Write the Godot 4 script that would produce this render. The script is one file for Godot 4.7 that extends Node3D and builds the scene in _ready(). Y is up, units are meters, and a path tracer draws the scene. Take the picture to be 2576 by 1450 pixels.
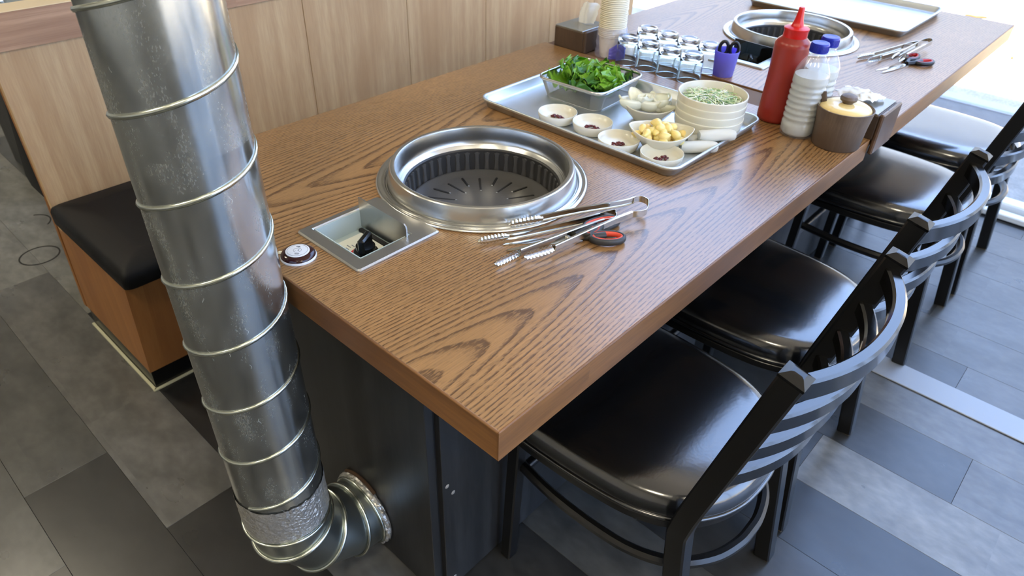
extends Node3D
# A grill-restaurant table beside a window: x runs across the table to the aisle, -z along it to the street, y is up.
var M := {}
var used := {}
var rng := RandomNumberGenerator.new()
const T := 0.75            # table top height

func _ready():
	rng.seed = 7
	# ---- camera
	var cam := Camera3D.new(); cam.name = "camera"; add_child(cam)
	cam.position = Vector3(0.37716, 1.37, 0.41032)
	cam.basis = Basis(Vector3.UP, 0.72585) * Basis(Vector3.RIGHT, -0.63327) * Basis(Vector3.BACK, 0.03302)
	var lens := CameraAttributesPhysical.new()
	lens.frustum_focal_length = 29.07; lens.exposure_aperture = 9.5; lens.frustum_focus_distance = 1.02
	lens.frustum_near = 0.05; lens.frustum_far = 200.0
	cam.attributes = lens; cam.current = true
	# ---- sky, exposure
	var env := Environment.new()
	env.background_mode = Environment.BG_SKY
	var sky := ProceduralSkyMaterial.new()
	sky.sky_top_color = Color(0.62, 0.75, 0.97); sky.sky_horizon_color = Color(0.68, 0.78, 0.92); sky.sky_curve = 0.25
	sky.ground_bottom_color = Color(0.42, 0.40, 0.37); sky.ground_horizon_color = Color(0.74, 0.78, 0.82)
	sky.sky_energy_multiplier = 1.0; sky.ground_energy_multiplier = 1.0
	env.sky = Sky.new(); env.sky.sky_material = sky
	env.background_energy_multiplier = 1.9
	env.tonemap_mode = Environment.TONE_MAPPER_LINEAR
	env.tonemap_exposure = 4.15
	env.sdfgi_enabled = true; env.ssao_enabled = true; env.ssil_enabled = true
	var we := WorldEnvironment.new(); we.name = "world"; we.environment = env; add_child(we)
	# ---- sun, high behind the building, so that the pavement by the window lies in shade
	var sun := DirectionalLight3D.new(); sun.name = "sun"; add_child(sun)
	sun.light_color = Color(1.0, 0.93, 0.80); sun.light_energy = 4.0; sun.light_angular_distance = 0.5
	sun.shadow_enabled = true; sun.sky_mode = DirectionalLight3D.SKY_MODE_LIGHT_ONLY
	sun.look_at_from_position(Vector3(-2.0, 9.5, 3.4), Vector3.ZERO)
	materials()
	room()
	outside()
	booth()
	dining_table("dining_table", "wood-grain dining table nearest the camera, the exhaust duct at its end", Vector3.ZERO, 1.174, true)
	dining_table("dining_table", "wood-grain dining table at the window end, carrying the empty tray", Vector3(0, 0, -1.275), 1.195, false)
	divider()
	grill(Vector3(-0.4635, T, -0.4415), "round stainless tabletop grill in the near table, black plate inside", true)
	grill(Vector3(-0.464, T, -1.779), "round stainless tabletop grill in the far table, behind the red bottle", false)
	control(Vector3(-0.458, T, -0.083), "stainless gas control panel with black knob, sunk beside the near grill", true)
	control(Vector3(-0.458, T, -1.4205), "stainless gas control panel beside the far grill, by the blue cup", false)
	duct()
	call_button()
	trays()
	tray_food()
	condiments()
	cup_row()
	utensils()
	chairs()
	beyond()

# ------------------------------------------------------------------ naming
func numbered(called: String) -> String:
	if not used.has(called):
		used[called] = 0
		return called
	used[called] += 1
	return "%s_%03d" % [called, used[called]]

func thing(called, label, category, at := Vector3.ZERO, turn := 0.0, group := "") -> Node3D:
	var o := Node3D.new(); o.name = numbered(called); add_child(o)
	o.position = at; o.rotation.y = turn
	return tag(o, label, category, group)

func tag(o, label, category, group := ""):
	o.set_meta("label", label); o.set_meta("category", category)
	if group != "": o.set_meta("group", group)
	return o

func obj(called, st, m, parent = self, at := Vector3.ZERO) -> MeshInstance3D:
	var o := MeshInstance3D.new()
	o.name = numbered(called) if parent == self else called
	if st is SurfaceTool:
		st.generate_normals(); st.index()
		o.mesh = st.commit()
	else:
		o.mesh = st
	o.material_override = m
	o.position = at
	parent.add_child(o, true)
	return o

func struct(called, st, m, label := "", parent = self) -> MeshInstance3D:
	var o := obj(called, st, m, parent)
	if parent == self:
		o.set_meta("kind", "structure")
		if label != "": tag(o, label, called.split("_")[0])
	return o

func dup(o: Node3D, at: Vector3, turn: float, label: String, group := "") -> Node3D:
	var c: Node3D = o.duplicate()
	c.name = numbered(String(o.name).trim_suffix("_" + String(o.name).get_slice("_", String(o.name).get_slice_count("_") - 1)) if String(o.name).right(3).is_valid_int() else String(o.name))
	add_child(c); c.position = at; c.rotation.y = turn
	c.set_meta("label", label)
	if group != "": c.set_meta("group", group)
	return c

# ------------------------------------------------------------------ mesh helpers
func S() -> SurfaceTool:
	var st := SurfaceTool.new(); st.begin(Mesh.PRIMITIVE_TRIANGLES); return st

func v3(st: SurfaceTool, p: Vector3, g: int, uv := Vector2.ZERO):
	st.set_smooth_group(g); st.set_uv(uv); st.add_vertex(p)

func tri(st, a, b, c, g := -1, ua := Vector2.ZERO, ub := Vector2.ZERO, uc := Vector2.ZERO):   # counter-clockwise seen from outside
	v3(st, a, g, ua); v3(st, c, g, uc); v3(st, b, g, ub)

func quad(st, a, b, c, d, g := -1, ua := Vector2.ZERO, ub := Vector2(1, 0), uc := Vector2(1, 1), ud := Vector2(0, 1)):
	tri(st, a, b, c, g, ua, ub, uc); tri(st, a, c, d, g, ua, uc, ud)

func lathe(st, prof: Array, n := 40, xf := Transform3D(), crease := 38.0):
	var g := 1
	for i in prof.size() - 1:
		if i > 0:
			var e0: Vector2 = prof[i] - prof[i - 1]; var e1: Vector2 = prof[i + 1] - prof[i]
			if absf(rad_to_deg(e0.angle_to(e1))) > crease: g += 1
		var p: Vector2 = prof[i]; var q: Vector2 = prof[i + 1]
		for j in n:
			var t0 := TAU * j / n; var t1 := TAU * (j + 1) / n
			var c0 := Vector2(cos(t0), sin(t0)); var c1 := Vector2(cos(t1), sin(t1))
			if j == n - 1: c1 = Vector2(1, 0)
			var a := xf * Vector3(p.x * c0.x, p.y, p.x * c0.y); var b := xf * Vector3(p.x * c1.x, p.y, p.x * c1.y)
			var c := xf * Vector3(q.x * c1.x, q.y, q.x * c1.y); var d := xf * Vector3(q.x * c0.x, q.y, q.x * c0.y)
			var u0 := float(j) / n; var u1 := float(j + 1) / n
			if p.x < 1e-6: tri(st, a, d, c, g, Vector2(u0, p.y), Vector2(u0, q.y), Vector2(u1, q.y))
			elif q.x < 1e-6: tri(st, a, d, b, g, Vector2(u0, p.y), Vector2(u0, q.y), Vector2(u1, p.y))
			else: quad(st, a, d, c, b, g, Vector2(u0, p.y), Vector2(u0, q.y), Vector2(u1, q.y), Vector2(u1, p.y))

func sweep(st, pts: Array, sec: Array, closed := false, up := Vector3.ZERO, smooth := true, scale_y := []):
	# sweeps the section (side, up) along the path; counter-clockwise sections face outwards
	var n := pts.size(); var m := sec.size(); var rings := []
	var last := up if up != Vector3.ZERO else Vector3.UP
	for i in n:
		var t: Vector3
		if closed: t = (pts[(i + 1) % n] - pts[(i - 1 + n) % n]).normalized()
		else: t = (pts[mini(i + 1, n - 1)] - pts[maxi(i - 1, 0)]).normalized()
		var u := up if up != Vector3.ZERO else last
		if absf(u.dot(t)) > 0.98: u = Vector3.RIGHT if absf(t.x) < 0.8 else Vector3.BACK
		var side := u.cross(t).normalized(); u = t.cross(side).normalized(); last = u
		var ring := []
		var k: float = scale_y[i] if scale_y.size() else 1.0
		for s in sec: ring.append(pts[i] + side * s.x + u * s.y * k)
		rings.append(ring)
	var cnt := n if closed else n - 1
	for i in cnt:
		var r0: Array = rings[i]; var r1: Array = rings[(i + 1) % n]
		for k in m:
			var k2 := (k + 1) % m
			quad(st, r0[k], r0[k2], r1[k2], r1[k], 1 if smooth else 10 + k, Vector2(float(k) / m, i), Vector2(float(k + 1) / m, i), Vector2(float(k + 1) / m, i + 1), Vector2(float(k) / m, i + 1))
	if not closed:
		fan(st, rings[0], true); fan(st, rings[n - 1], false)

func fan(st, ring: Array, flip: bool, g := -1):
	var c := Vector3.ZERO
	for p in ring: c += p
	c /= ring.size()
	for k in ring.size():
		var a: Vector3 = ring[k]; var b: Vector3 = ring[(k + 1) % ring.size()]
		if flip: tri(st, c, b, a, g)
		else: tri(st, c, a, b, g)

func round_sec(r: float, n := 10, ry := -1.0) -> Array:
	var out := []
	for i in n: out.append(Vector2(cos(TAU * i / n) * r, sin(TAU * i / n) * (ry if ry > 0 else r)))
	return out

func rect_sec(w: float, h: float, c := 0.0) -> Array:
	var x := w / 2; var y := h / 2
	if c <= 0: return [Vector2(x, -y), Vector2(x, y), Vector2(-x, y), Vector2(-x, -y)]
	return [Vector2(x, -y + c), Vector2(x, y - c), Vector2(x - c, y), Vector2(-x + c, y), Vector2(-x, y - c), Vector2(-x, -y + c), Vector2(-x + c, -y), Vector2(x - c, -y)]

func tube(st, pts: Array, r: float, n := 10, closed := false):
	sweep(st, pts, round_sec(r, n), closed)

func rr(w: float, d: float, r: float, n := 4, c := Vector2.ZERO) -> Array:   # rounded rectangle in x, z
	var out := []
	r = clampf(r, 0.0, minf(w, d) / 2 - 1e-5)
	for q in 4:
		var cx := (w / 2 - r) * (1 if q in [0, 3] else -1); var cz := (d / 2 - r) * (1 if q in [0, 1] else -1)
		for i in n + 1:
			var a := PI / 2 * (q + float(i) / n)
			out.append(Vector2(c.x + cx + cos(a) * r, c.y + cz + sin(a) * r))
	return out

func ring_at(poly: Array, y: float) -> Array:
	var out := []
	for p in poly: out.append(Vector3(p.x, y, p.y))
	return out

func loft(st, rings: Array, cap0 := true, cap1 := true, smooth := false, xf := Transform3D(), groups := []):
	var mid := Vector3.ZERO; var cnt := 0
	for p in rings[0]: mid += p; cnt += 1
	for p in rings[1]: mid += p; cnt += 1
	mid /= cnt
	var m: int = rings[0].size()
	var rs := []
	for r in rings:
		var o := []
		for p in r: o.append(xf * p)
		rs.append(o)
	mid = xf * mid
	var k0 := 0
	var a: Vector3 = rs[0][k0]; var b: Vector3 = rs[0][k0 + 1]; var d: Vector3 = rs[1][k0]
	var nn := (b - a).cross(d - a)
	if nn.length() < 1e-12: nn = (rs[1][k0 + 1] - a).cross(d - a)
	var flip := nn.dot((a + b + d) / 3 - mid) < 0
	for i in rs.size() - 1:
		var g: int = groups[i] if groups.size() else (1 if smooth else -1)
		for k in m:
			var k2 := (k + 1) % m
			if flip: quad(st, rs[i][k2], rs[i][k], rs[i + 1][k], rs[i + 1][k2], g)
			else: quad(st, rs[i][k], rs[i][k2], rs[i + 1][k2], rs[i + 1][k], g)
	if cap0: fan(st, rs[0], not flip)
	if cap1: fan(st, rs[rs.size() - 1], flip)

func bx(st, c: Vector3, s: Vector3, bev := 0.002, xf := Transform3D()):
	bev = minf(bev, minf(s.x, minf(s.y, s.z)) * 0.45)
	var r := []
	var cc := Vector2(c.x, c.z)
	r.append(ring_at(rr(s.x - 2 * bev, s.z - 2 * bev, bev * 0.5, 1, cc), c.y - s.y / 2))
	r.append(ring_at(rr(s.x, s.z, bev, 1, cc), c.y - s.y / 2 + bev))
	r.append(ring_at(rr(s.x, s.z, bev, 1, cc), c.y + s.y / 2 - bev))
	r.append(ring_at(rr(s.x - 2 * bev, s.z - 2 * bev, bev * 0.5, 1, cc), c.y + s.y / 2))
	loft(st, r, true, true, false, xf)

func box(called, c: Vector3, s: Vector3, m, parent, bev := 0.002) -> MeshInstance3D:
	var st := S(); bx(st, c, s, bev); return obj(called, st, m, parent)

func catmull(pts: Array, per := 6, closed := false) -> Array:
	var out := []; var n := pts.size()
	for i in (n if closed else n - 1):
		var p0 = pts[(i - 1 + n) % n] if closed or i > 0 else pts[0]
		var p1 = pts[i]; var p2 = pts[(i + 1) % n]
		var p3 = pts[(i + 2) % n] if closed or i + 2 < n else pts[n - 1]
		for k in per:
			var t := float(k) / per
			out.append(p1.cubic_interpolate(p2, p0, p3, t))
	if not closed: out.append(pts[n - 1])
	return out

func place(x: float, y: float, z: float, turn := 0.0) -> Transform3D:
	return Transform3D(Basis(Vector3.UP, turn), Vector3(x, y, z))

func circle_pts(c: Vector3, r: float, n := 32, rz := -1.0) -> Array:
	var out := []
	for i in n: out.append(c + Vector3(cos(TAU * i / n) * r, 0, sin(TAU * i / n) * (rz if rz > 0 else r)))
	return out

# ------------------------------------------------------------------ materials
func mat(c: Color, rough := 0.5, metal := 0.0, spec := 0.5) -> StandardMaterial3D:
	var m := StandardMaterial3D.new()
	m.albedo_color = c; m.roughness = rough; m.metallic = metal; m.metallic_specular = spec
	return m

func noise(sd: int, freq: float, oct := 4, type := FastNoiseLite.TYPE_SIMPLEX_SMOOTH) -> FastNoiseLite:
	var n := FastNoiseLite.new(); n.seed = sd; n.frequency = freq; n.fractal_octaves = oct; n.noise_type = type
	return n

func img_of(n: FastNoiseLite, w: int, h: int, w2: int, h2: int) -> PackedByteArray:   # noise drawn small and stretched: streaks
	var im := n.get_image(w, h, false, false, true)
	if w != w2 or h != h2: im.resize(w2, h2, Image.INTERPOLATE_CUBIC)
	im.convert(Image.FORMAT_L8)
	return im.get_data()

func tex_of(w: int, h: int, bytes: PackedByteArray, fmt := Image.FORMAT_RGB8) -> ImageTexture:
	var im := Image.create_from_data(w, h, false, fmt, bytes)
	return ImageTexture.create_from_image(im)

func oak_top() -> Array:
	# flat-sawn oak laminate: u runs across the table (0.933 m), v along it (1.174 m)
	var w := 1500; var h := 1900
	var lowf := img_of(noise(3, 0.010, 3), 150, 64, w, h)
	var midf := img_of(noise(5, 0.030, 3), 375, 70, w, h)
	var pore := img_of(noise(9, 0.42, 2, FastNoiseLite.TYPE_VALUE), 1500, 330, w, h)
	var fine := img_of(noise(11, 0.20, 2), 1500, 60, w, h)
	var tone := img_of(noise(13, 0.02, 3), 100, 60, w, h)
	var out := PackedByteArray(); out.resize(w * h * 3)
	var hgt := PackedByteArray(); hgt.resize(w * h)
	var light := Color(0.665, 0.50, 0.315); var dark := Color(0.30, 0.20, 0.115)
	var i := 0
	for y in h:
		var z := float(y) / h * 1.174
		for x in w:
			var X := float(x) / w * 0.933
			var c := 0.805; var k := 10.0; var nq := 1080.0          # cathedral near the aisle edge, apex away from the camera
			if X < 0.545: c = 0.285; k = -8.0; nq = 760.0
			var dx := X - c
			var a := (lowf[i] - 128) / 128.0; var b := (midf[i] - 128) / 128.0
			var q := dx * dx
			var ph := nq * q / (1.0 + 3.2 * absf(dx)) + k * z + 1.2 * a + 0.32 * b + 6.0 * dx
			var f := ph - floorf(ph)
			var band := clampf((f - 0.46) * 2.6, 0.0, 1.0)
			if f > 0.93: band *= (1.0 - f) / 0.07
			var p := pore[i] / 255.0
			var dash := clampf((p - 0.62 + 0.34 * band) * 5.0, 0.0, 1.0) * (0.22 + 0.78 * band)
			var l := 0.90 + 0.16 * (tone[i] / 255.0 - 0.5) + 0.16 * (fine[i] / 255.0 - 0.5) - 0.10 * band
			var col := (light * l).lerp(dark, dash * 0.72)
			out[i * 3] = clampi(int(col.r * 255), 0, 255); out[i * 3 + 1] = clampi(int(col.g * 255), 0, 255); out[i * 3 + 2] = clampi(int(col.b * 255), 0, 255)
			hgt[i] = clampi(int(220 - 150 * dash), 0, 255)
			i += 1
	return [tex_of(w, h, out), tex_of(w, h, hgt, Image.FORMAT_L8)]

func streaks(sd: int, w: int, h: int, squeeze: int, ca: Color, cb: Color, cc: Color, sharp := 1.0) -> ImageTexture:
	# wood streaks running along v
	var a := img_of(noise(sd, 0.02, 4), w, maxi(16, h / squeeze), w, h)
	var b := img_of(noise(sd + 1, 0.16, 3), w, maxi(24, h / squeeze * 2), w, h)
	var c := img_of(noise(sd + 2, 0.012, 3), w / 4, h / 8, w, h)
	var out := PackedByteArray(); out.resize(w * h * 3)
	for i in w * h:
		var t := clampf(0.5 + ((a[i] - 128) / 128.0 * 0.6 + (b[i] - 128) / 128.0 * 0.35) * sharp, 0.0, 1.0)
		var col := ca.lerp(cb, t).lerp(cc, clampf((c[i] - 120) / 160.0, 0.0, 0.6))
		out[i * 3] = clampi(int(col.r * 255), 0, 255); out[i * 3 + 1] = clampi(int(col.g * 255), 0, 255); out[i * 3 + 2] = clampi(int(col.b * 255), 0, 255)
	return tex_of(w, h, out)

func blotch(sd: int, w: int, lo: float, hi: float, f1: float, f2: float, mix := 0.5, pw := 1.0) -> ImageTexture:
	var a := img_of(noise(sd, f1, 5), w, w, w, w)
	var b := img_of(noise(sd + 1, f2, 4), w, w, w, w)
	var out := PackedByteArray(); out.resize(w * w)
	for i in w * w:
		var t := (a[i] / 255.0) * (1 - mix) + (b[i] / 255.0) * mix
		out[i] = clampi(int(255 * (lo + (hi - lo) * pow(t, pw))), 0, 255)
	return tex_of(w, w, out, Image.FORMAT_L8)

func tripl(m: StandardMaterial3D, s: Vector3, world := true, off := Vector3.ZERO) -> StandardMaterial3D:
	m.uv1_triplanar = true; m.uv1_world_triplanar = world; m.uv1_scale = s; m.uv1_offset = off; m.uv1_triplanar_sharpness = 6.0
	return m

func materials():
	var oak := oak_top()
	var m := mat(Color(1, 1, 1), 0.29, 0.0, 0.74); m.albedo_texture = oak[0]
	m.heightmap_enabled = true; m.heightmap_texture = oak[1]; m.heightmap_scale = 0.012
	M.oak = m
	var et := streaks(31, 256, 1024, 24, Color(0.44, 0.30, 0.17), Color(0.56, 0.39, 0.225), Color(0.36, 0.24, 0.135))
	m = mat(Color(1, 1, 1), 0.42); m.albedo_texture = et; M.oak_edge = m
	var lt := streaks(41, 1024, 1024, 20, Color(0.70, 0.565, 0.41), Color(0.78, 0.655, 0.49), Color(0.68, 0.535, 0.38))
	M.ash = tripl(mat(Color(1, 1, 1), 0.48), Vector3(1.3, 0.9, 1.3)); M.ash.albedo_texture = lt
	M.ash_cap = mat(Color(0.80, 0.72, 0.58), 0.6)
	var lh := streaks(43, 512, 512, 16, Color(0.62, 0.47, 0.36), Color(0.73, 0.58, 0.455), Color(0.58, 0.43, 0.32))
	m = mat(Color(1, 1, 1), 0.45); m.albedo_texture = lh; M.ash_trim = m
	m = mat(Color(0.80, 0.66, 0.50), 0.48); m.albedo_texture = lt; M.bench_wood = tripl(m, Vector3(1.3, 0.9, 1.3))
	M.honey = mat(Color(0.56, 0.36, 0.15), 0.5)
	var bw := streaks(51, 512, 1024, 24, Color(0.115, 0.113, 0.112), Color(0.19, 0.188, 0.187), Color(0.135, 0.135, 0.135))
	M.black_wood = tripl(mat(Color(1, 1, 1), 0.42), Vector3(1.6, 1.1, 1.6)); M.black_wood.albedo_texture = bw
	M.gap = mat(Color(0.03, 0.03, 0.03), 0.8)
	# vinyl floor planks, six tones of one slate print
	var sl := blotch(61, 1024, 0.60, 1.0, 0.006, 0.022, 0.40, 1.0)
	var sr := blotch(63, 512, 0.25, 0.38, 0.006, 0.015, 0.3)
	var tones := [Color(0.14, 0.14, 0.134), Color(0.21, 0.208, 0.20), Color(0.325, 0.322, 0.308), Color(0.41, 0.405, 0.387), Color(0.52, 0.515, 0.49)]
	for i in tones.size():
		m = mat(tones[i], 1.0, 0.0, 0.6); m.albedo_texture = sl; m.roughness_texture = sr
		M["plank%d" % i] = tripl(m, Vector3(0.9, 0.9, 1.5), true, Vector3(0.37 * i, 0, 0.23 * i))
	M.floor_base = mat(Color(0.12, 0.12, 0.12), 0.8)
	M.plaster = mat(Color(0.80, 0.79, 0.76), 0.9)
	M.ceiling = mat(Color(0.86, 0.86, 0.84), 0.9)
	M.alu = mat(Color(0.58, 0.59, 0.60), 0.48, 0.45)
	M.alu_white = mat(Color(0.88, 0.90, 0.90), 0.4)
	var pv := blotch(71, 512, 0.62, 1.0, 0.02, 0.2, 0.6)
	m = mat(Color(0.62, 0.60, 0.57), 0.85); m.albedo_texture = pv; M.pave = tripl(m, Vector3(0.8, 0.8, 0.8))
	m = mat(Color(0.80, 0.75, 0.66), 0.9); m.albedo_texture = pv; M.road = tripl(m, Vector3(0.5, 0.5, 0.5))
	m = mat(Color(0.45, 0.43, 0.41), 0.6); m.albedo_texture = pv; M.kerb_dark = tripl(m, Vector3(1, 1, 1))
	M.kerb = mat(Color(0.66, 0.68, 0.72), 0.6)
	m = mat(Color(0.9, 0.95, 0.97, 0.05), 0.02); m.transparency = BaseMaterial3D.TRANSPARENCY_ALPHA; M.pane = m
	# metals
	m = mat(Color(0.80, 0.80, 0.79), 0.24, 1.0); M.steel = m
	m = mat(Color(0.74, 0.74, 0.73), 0.34, 1.0); M.steel_soft = m
	var ts := blotch(81, 512, 0.30, 0.50, 0.02, 0.2, 0.6)
	m = mat(Color(0.80, 0.82, 0.83), 1.0, 0.92); m.roughness_texture = ts; M.tray = tripl(m, Vector3(3, 3, 3))
	M.chrome = mat(Color(0.84, 0.83, 0.80), 0.14, 1.0)
	var ga := galvanised()
	m = mat(Color(1, 1, 1), 1.0, 1.0); m.albedo_texture = ga[0]; m.roughness_texture = ga[1]; m.metallic_texture = ga[2]; M.galv = m
	M.galv_seam = mat(Color(0.80, 0.82, 0.78), 0.22, 1.0)
	M.galv_plain = tripl(mat(Color(0.56, 0.58, 0.565), 0.30, 0.95), Vector3.ONE)
	m = mat(Color(0.76, 0.75, 0.73), 0.30, 0.75); m.normal_enabled = true; m.normal_scale = 0.9
	var cr := noise(91, 0.05, 4, FastNoiseLite.TYPE_CELLULAR).get_image(256, 256, false, false, true); cr.convert(Image.FORMAT_RGBA8); cr.bump_map_to_normal_map(6.0)
	m.normal_texture = ImageTexture.create_from_image(cr); M.foil = tripl(m, Vector3(9, 9, 9))
	M.rust = mat(Color(0.24, 0.16, 0.08), 0.85)
	m = mat(Color(0.17, 0.165, 0.16), 0.42); M.iron = m
	m = mat(Color(0.27, 0.265, 0.26), 0.36); M.iron_plate = m
	M.iron_dark = mat(Color(0.03, 0.03, 0.03), 0.6)
	M.black_gloss = mat(Color(0.030, 0.030, 0.032), 0.18)
	M.black_plastic = mat(Color(0.035, 0.035, 0.037), 0.3)
	M.black_glass = mat(Color(0.05, 0.052, 0.055), 0.08)
	# chairs
	m = mat(Color(0.055, 0.053, 0.052), 0.30); M.chair_metal = m
	var le := noise(95, 0.06, 4).get_image(512, 512, false, false, true); le.convert(Image.FORMAT_RGBA8); le.bump_map_to_normal_map(1.2)
	m = mat(Color(0.050, 0.051, 0.055), 0.20, 0.0, 0.7); m.normal_enabled = true; m.normal_scale = 0.12; m.normal_texture = ImageTexture.create_from_image(le); m.clearcoat_enabled = true; m.clearcoat = 0.9; m.clearcoat_roughness = 0.12; M.vinyl = tripl(m, Vector3(4, 4, 4), false)
	m = mat(Color(0.036, 0.036, 0.038), 0.55, 0.0, 0.35); M.cushion = m
	M.chair_gloss = mat(Color(0.06, 0.058, 0.056), 0.14, 0.0, 0.7)
	M.brass = mat(Color(0.42, 0.36, 0.27), 0.5)
	# table things
	M.maroon = mat(Color(0.17, 0.03, 0.055), 0.15); M.white_gloss = mat(Color(0.86, 0.87, 0.88), 0.15)
	M.print_grey = mat(Color(0.45, 0.47, 0.50), 0.4); M.red = mat(Color(0.72, 0.10, 0.07), 0.4)
	M.melamine = mat(Color(0.84, 0.825, 0.76), 0.2); M.melamine.subsurf_scatter_enabled = true; M.melamine.subsurf_scatter_strength = 0.05
	M.paste = mat(Color(0.34, 0.10, 0.11), 0.35)
	m = mat(Color(0.93, 0.84, 0.55), 0.3); m.subsurf_scatter_enabled = true; m.subsurf_scatter_strength = 0.25; M.garlic = m
	m = mat(Color(0.955, 0.955, 0.90), 0.22); m.backlight_enabled = true; m.backlight = Color(0.5, 0.55, 0.35); M.onion = m
	m = mat(Color(0.50, 0.71, 0.22), 0.35); m.backlight_enabled = true; m.backlight = Color(0.45, 0.70, 0.15); m.cull_mode = BaseMaterial3D.CULL_DISABLED; M.leaf = m
	m = mat(Color(0.22, 0.42, 0.10), 0.4); m.backlight_enabled = true; m.backlight = Color(0.12, 0.25, 0.04); m.cull_mode = BaseMaterial3D.CULL_DISABLED; M.leaf_dark = m
	M.leaf_rib = mat(Color(0.74, 0.83, 0.62), 0.35)
	m = mat(Color(1, 1, 1), 0.45); m.vertex_color_use_as_albedo = true; M.vcol = m
	m = mat(Color(0.80, 0.80, 0.77), 0.85); M.towel = m
	m = mat(Color(0.57, 0.17, 0.13), 0.32); m.subsurf_scatter_enabled = true; m.subsurf_scatter_strength = 0.1; M.ketchup = m
	m = mat(Color(0.78, 0.07, 0.055), 0.3); M.ketchup_cap = m
	m = mat(Color(0.93, 0.96, 0.97, 0.06), 0.08); m.transparency = BaseMaterial3D.TRANSPARENCY_ALPHA; M.pet = m
	m = mat(Color(0.76, 0.77, 0.755), 0.45); m.backlight_enabled = true; m.backlight = Color(0.6, 0.62, 0.62); M.frosty = m
	M.blue_cap = mat(Color(0.05, 0.13, 0.62), 0.35)
	m = mat(Color(0.90, 0.94, 0.95, 0.02), 0.02); m.transparency = BaseMaterial3D.TRANSPARENCY_ALPHA; M.glass = m
	m = mat(Color(0.95, 0.975, 0.98, 0.0), 0.03); m.refraction_enabled = true; m.refraction_scale = 0.05; m.transparency = BaseMaterial3D.TRANSPARENCY_ALPHA; M.glass_solid = m
	var jw := streaks(57, 256, 512, 24, Color(0.36, 0.30, 0.25), Color(0.46, 0.39, 0.33), Color(0.34, 0.28, 0.23))
	M.jar_wood = tripl(mat(Color(1, 1, 1), 0.5), Vector3(6, 5, 6), false); M.jar_wood.albedo_texture = jw
	M.box_wood = tripl(mat(Color(0.80, 0.76, 0.71), 0.4), Vector3(4, 4, 4)); M.box_wood.albedo_texture = jw
	M.box_wood.roughness = 0.45; M.lid = mat(Color(0.90, 0.80, 0.55), 0.12)
	M.panel_wood_lit = tripl(mat(Color(1.0, 0.93, 0.87), 0.22), Vector3(4, 4, 4)); M.panel_wood_lit.albedo_texture = jw  # lighter copy of the box wood: light from the aisle put into the colour
	M.board = mat(Color(0.43, 0.335, 0.25), 0.6, 0.0, 0.25)
	M.box_top = mat(Color(0.62, 0.62, 0.60), 0.2, 0.6)
	m = mat(Color(0.93, 0.93, 0.92), 0.9); m.backlight_enabled = true; m.backlight = Color(0.5, 0.5, 0.5); M.tissue = m
	M.paper = mat(Color(0.90, 0.87, 0.78), 0.7)
	m = mat(Color(0.80, 0.80, 0.95, 0.22), 0.12); m.transparency = BaseMaterial3D.TRANSPARENCY_ALPHA; M.film = m
	m = mat(Color(0.52, 0.50, 0.82), 0.35); m.backlight_enabled = true; m.backlight = Color(0.3, 0.3, 0.9); M.film_blue = m
	m = mat(Color(0.62, 0.60, 0.88), 0.25); m.backlight_enabled = true; m.backlight = Color(0.35, 0.32, 1.0); M.blue_cup = m
	M.orange = mat(Color(0.88, 0.32, 0.23), 0.5); M.grey_grip = mat(Color(0.20, 0.20, 0.20), 0.45)
	M.red_grip = mat(Color(0.75, 0.08, 0.06), 0.35); M.dark_grip = mat(Color(0.05, 0.04, 0.05), 0.35)
	m = mat(Color(0.10, 0.095, 0.085), 0.7); M.mark = m
	m = mat(Color(1, 1, 1), 0.5); m.emission_enabled = true; m.emission = Color(1.0, 0.96, 0.86); m.emission_energy_multiplier = 1.2; M.added_lamp = m  # glow of the added ceiling panels

func galvanised() -> Array:
	var w := 1024
	var a := img_of(noise(101, 0.008, 4), w, w, w, w)
	var b := img_of(noise(102, 0.16, 3), w, w, w, w)
	var s := img_of(noise(103, 0.012, 2), w, 256, w, w)
	var col := PackedByteArray(); col.resize(w * w * 3)
	var ro := PackedByteArray(); ro.resize(w * w)
	var me := PackedByteArray(); me.resize(w * w)
	for y in w:
		var up := absf(float(y) / w - 0.5) * 2.0
		for x in w:
			var i := y * w + x
			var t := a[i] / 255.0; var f := b[i] / 255.0; var k := s[i] / 255.0
			var dust := smoothstep(0.25, 0.95, t) * (0.30 + 0.9 * smoothstep(0.50, 0.86, f)) * (0.55 + 0.45 * k)
			var g := 0.74 + 0.06 * (t - 0.5) + 0.09 * (k - 0.5)
			var c := Color(g, g * 1.015, g * 0.995).lerp(Color(0.66, 0.66, 0.62), dust * 0.4)
			col[i * 3] = clampi(int(c.r * 255), 0, 255); col[i * 3 + 1] = clampi(int(c.g * 255), 0, 255); col[i * 3 + 2] = clampi(int(c.b * 255), 0, 255)
			ro[i] = clampi(int(255 * (0.16 + 0.07 * k + 0.20 * dust)), 0, 255)
			me[i] = clampi(int(255 * (0.97 - 0.22 * dust)), 0, 255)
	# drips and scuffs
	var im := Image.create_from_data(w, w, false, Image.FORMAT_RGB8, col)
	var r := RandomNumberGenerator.new(); r.seed = 5
	for n in 70:
		var px := r.randi_range(0, w - 1); var py := r.randi_range(0, w - 1); var len := r.randi_range(3, 12)
		for q in len:
			var xx := posmod(px + int(sin(q * 0.5 + n) * 4.0), w); var yy := posmod(py + q, w)
			im.set_pixel(xx, yy, Color(0.82, 0.84, 0.82)); me[yy * w + xx] = 120; ro[yy * w + xx] = 140
	return [ImageTexture.create_from_image(im), tex_of(w, w, ro, Image.FORMAT_L8), tex_of(w, w, me, Image.FORMAT_L8)]

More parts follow.
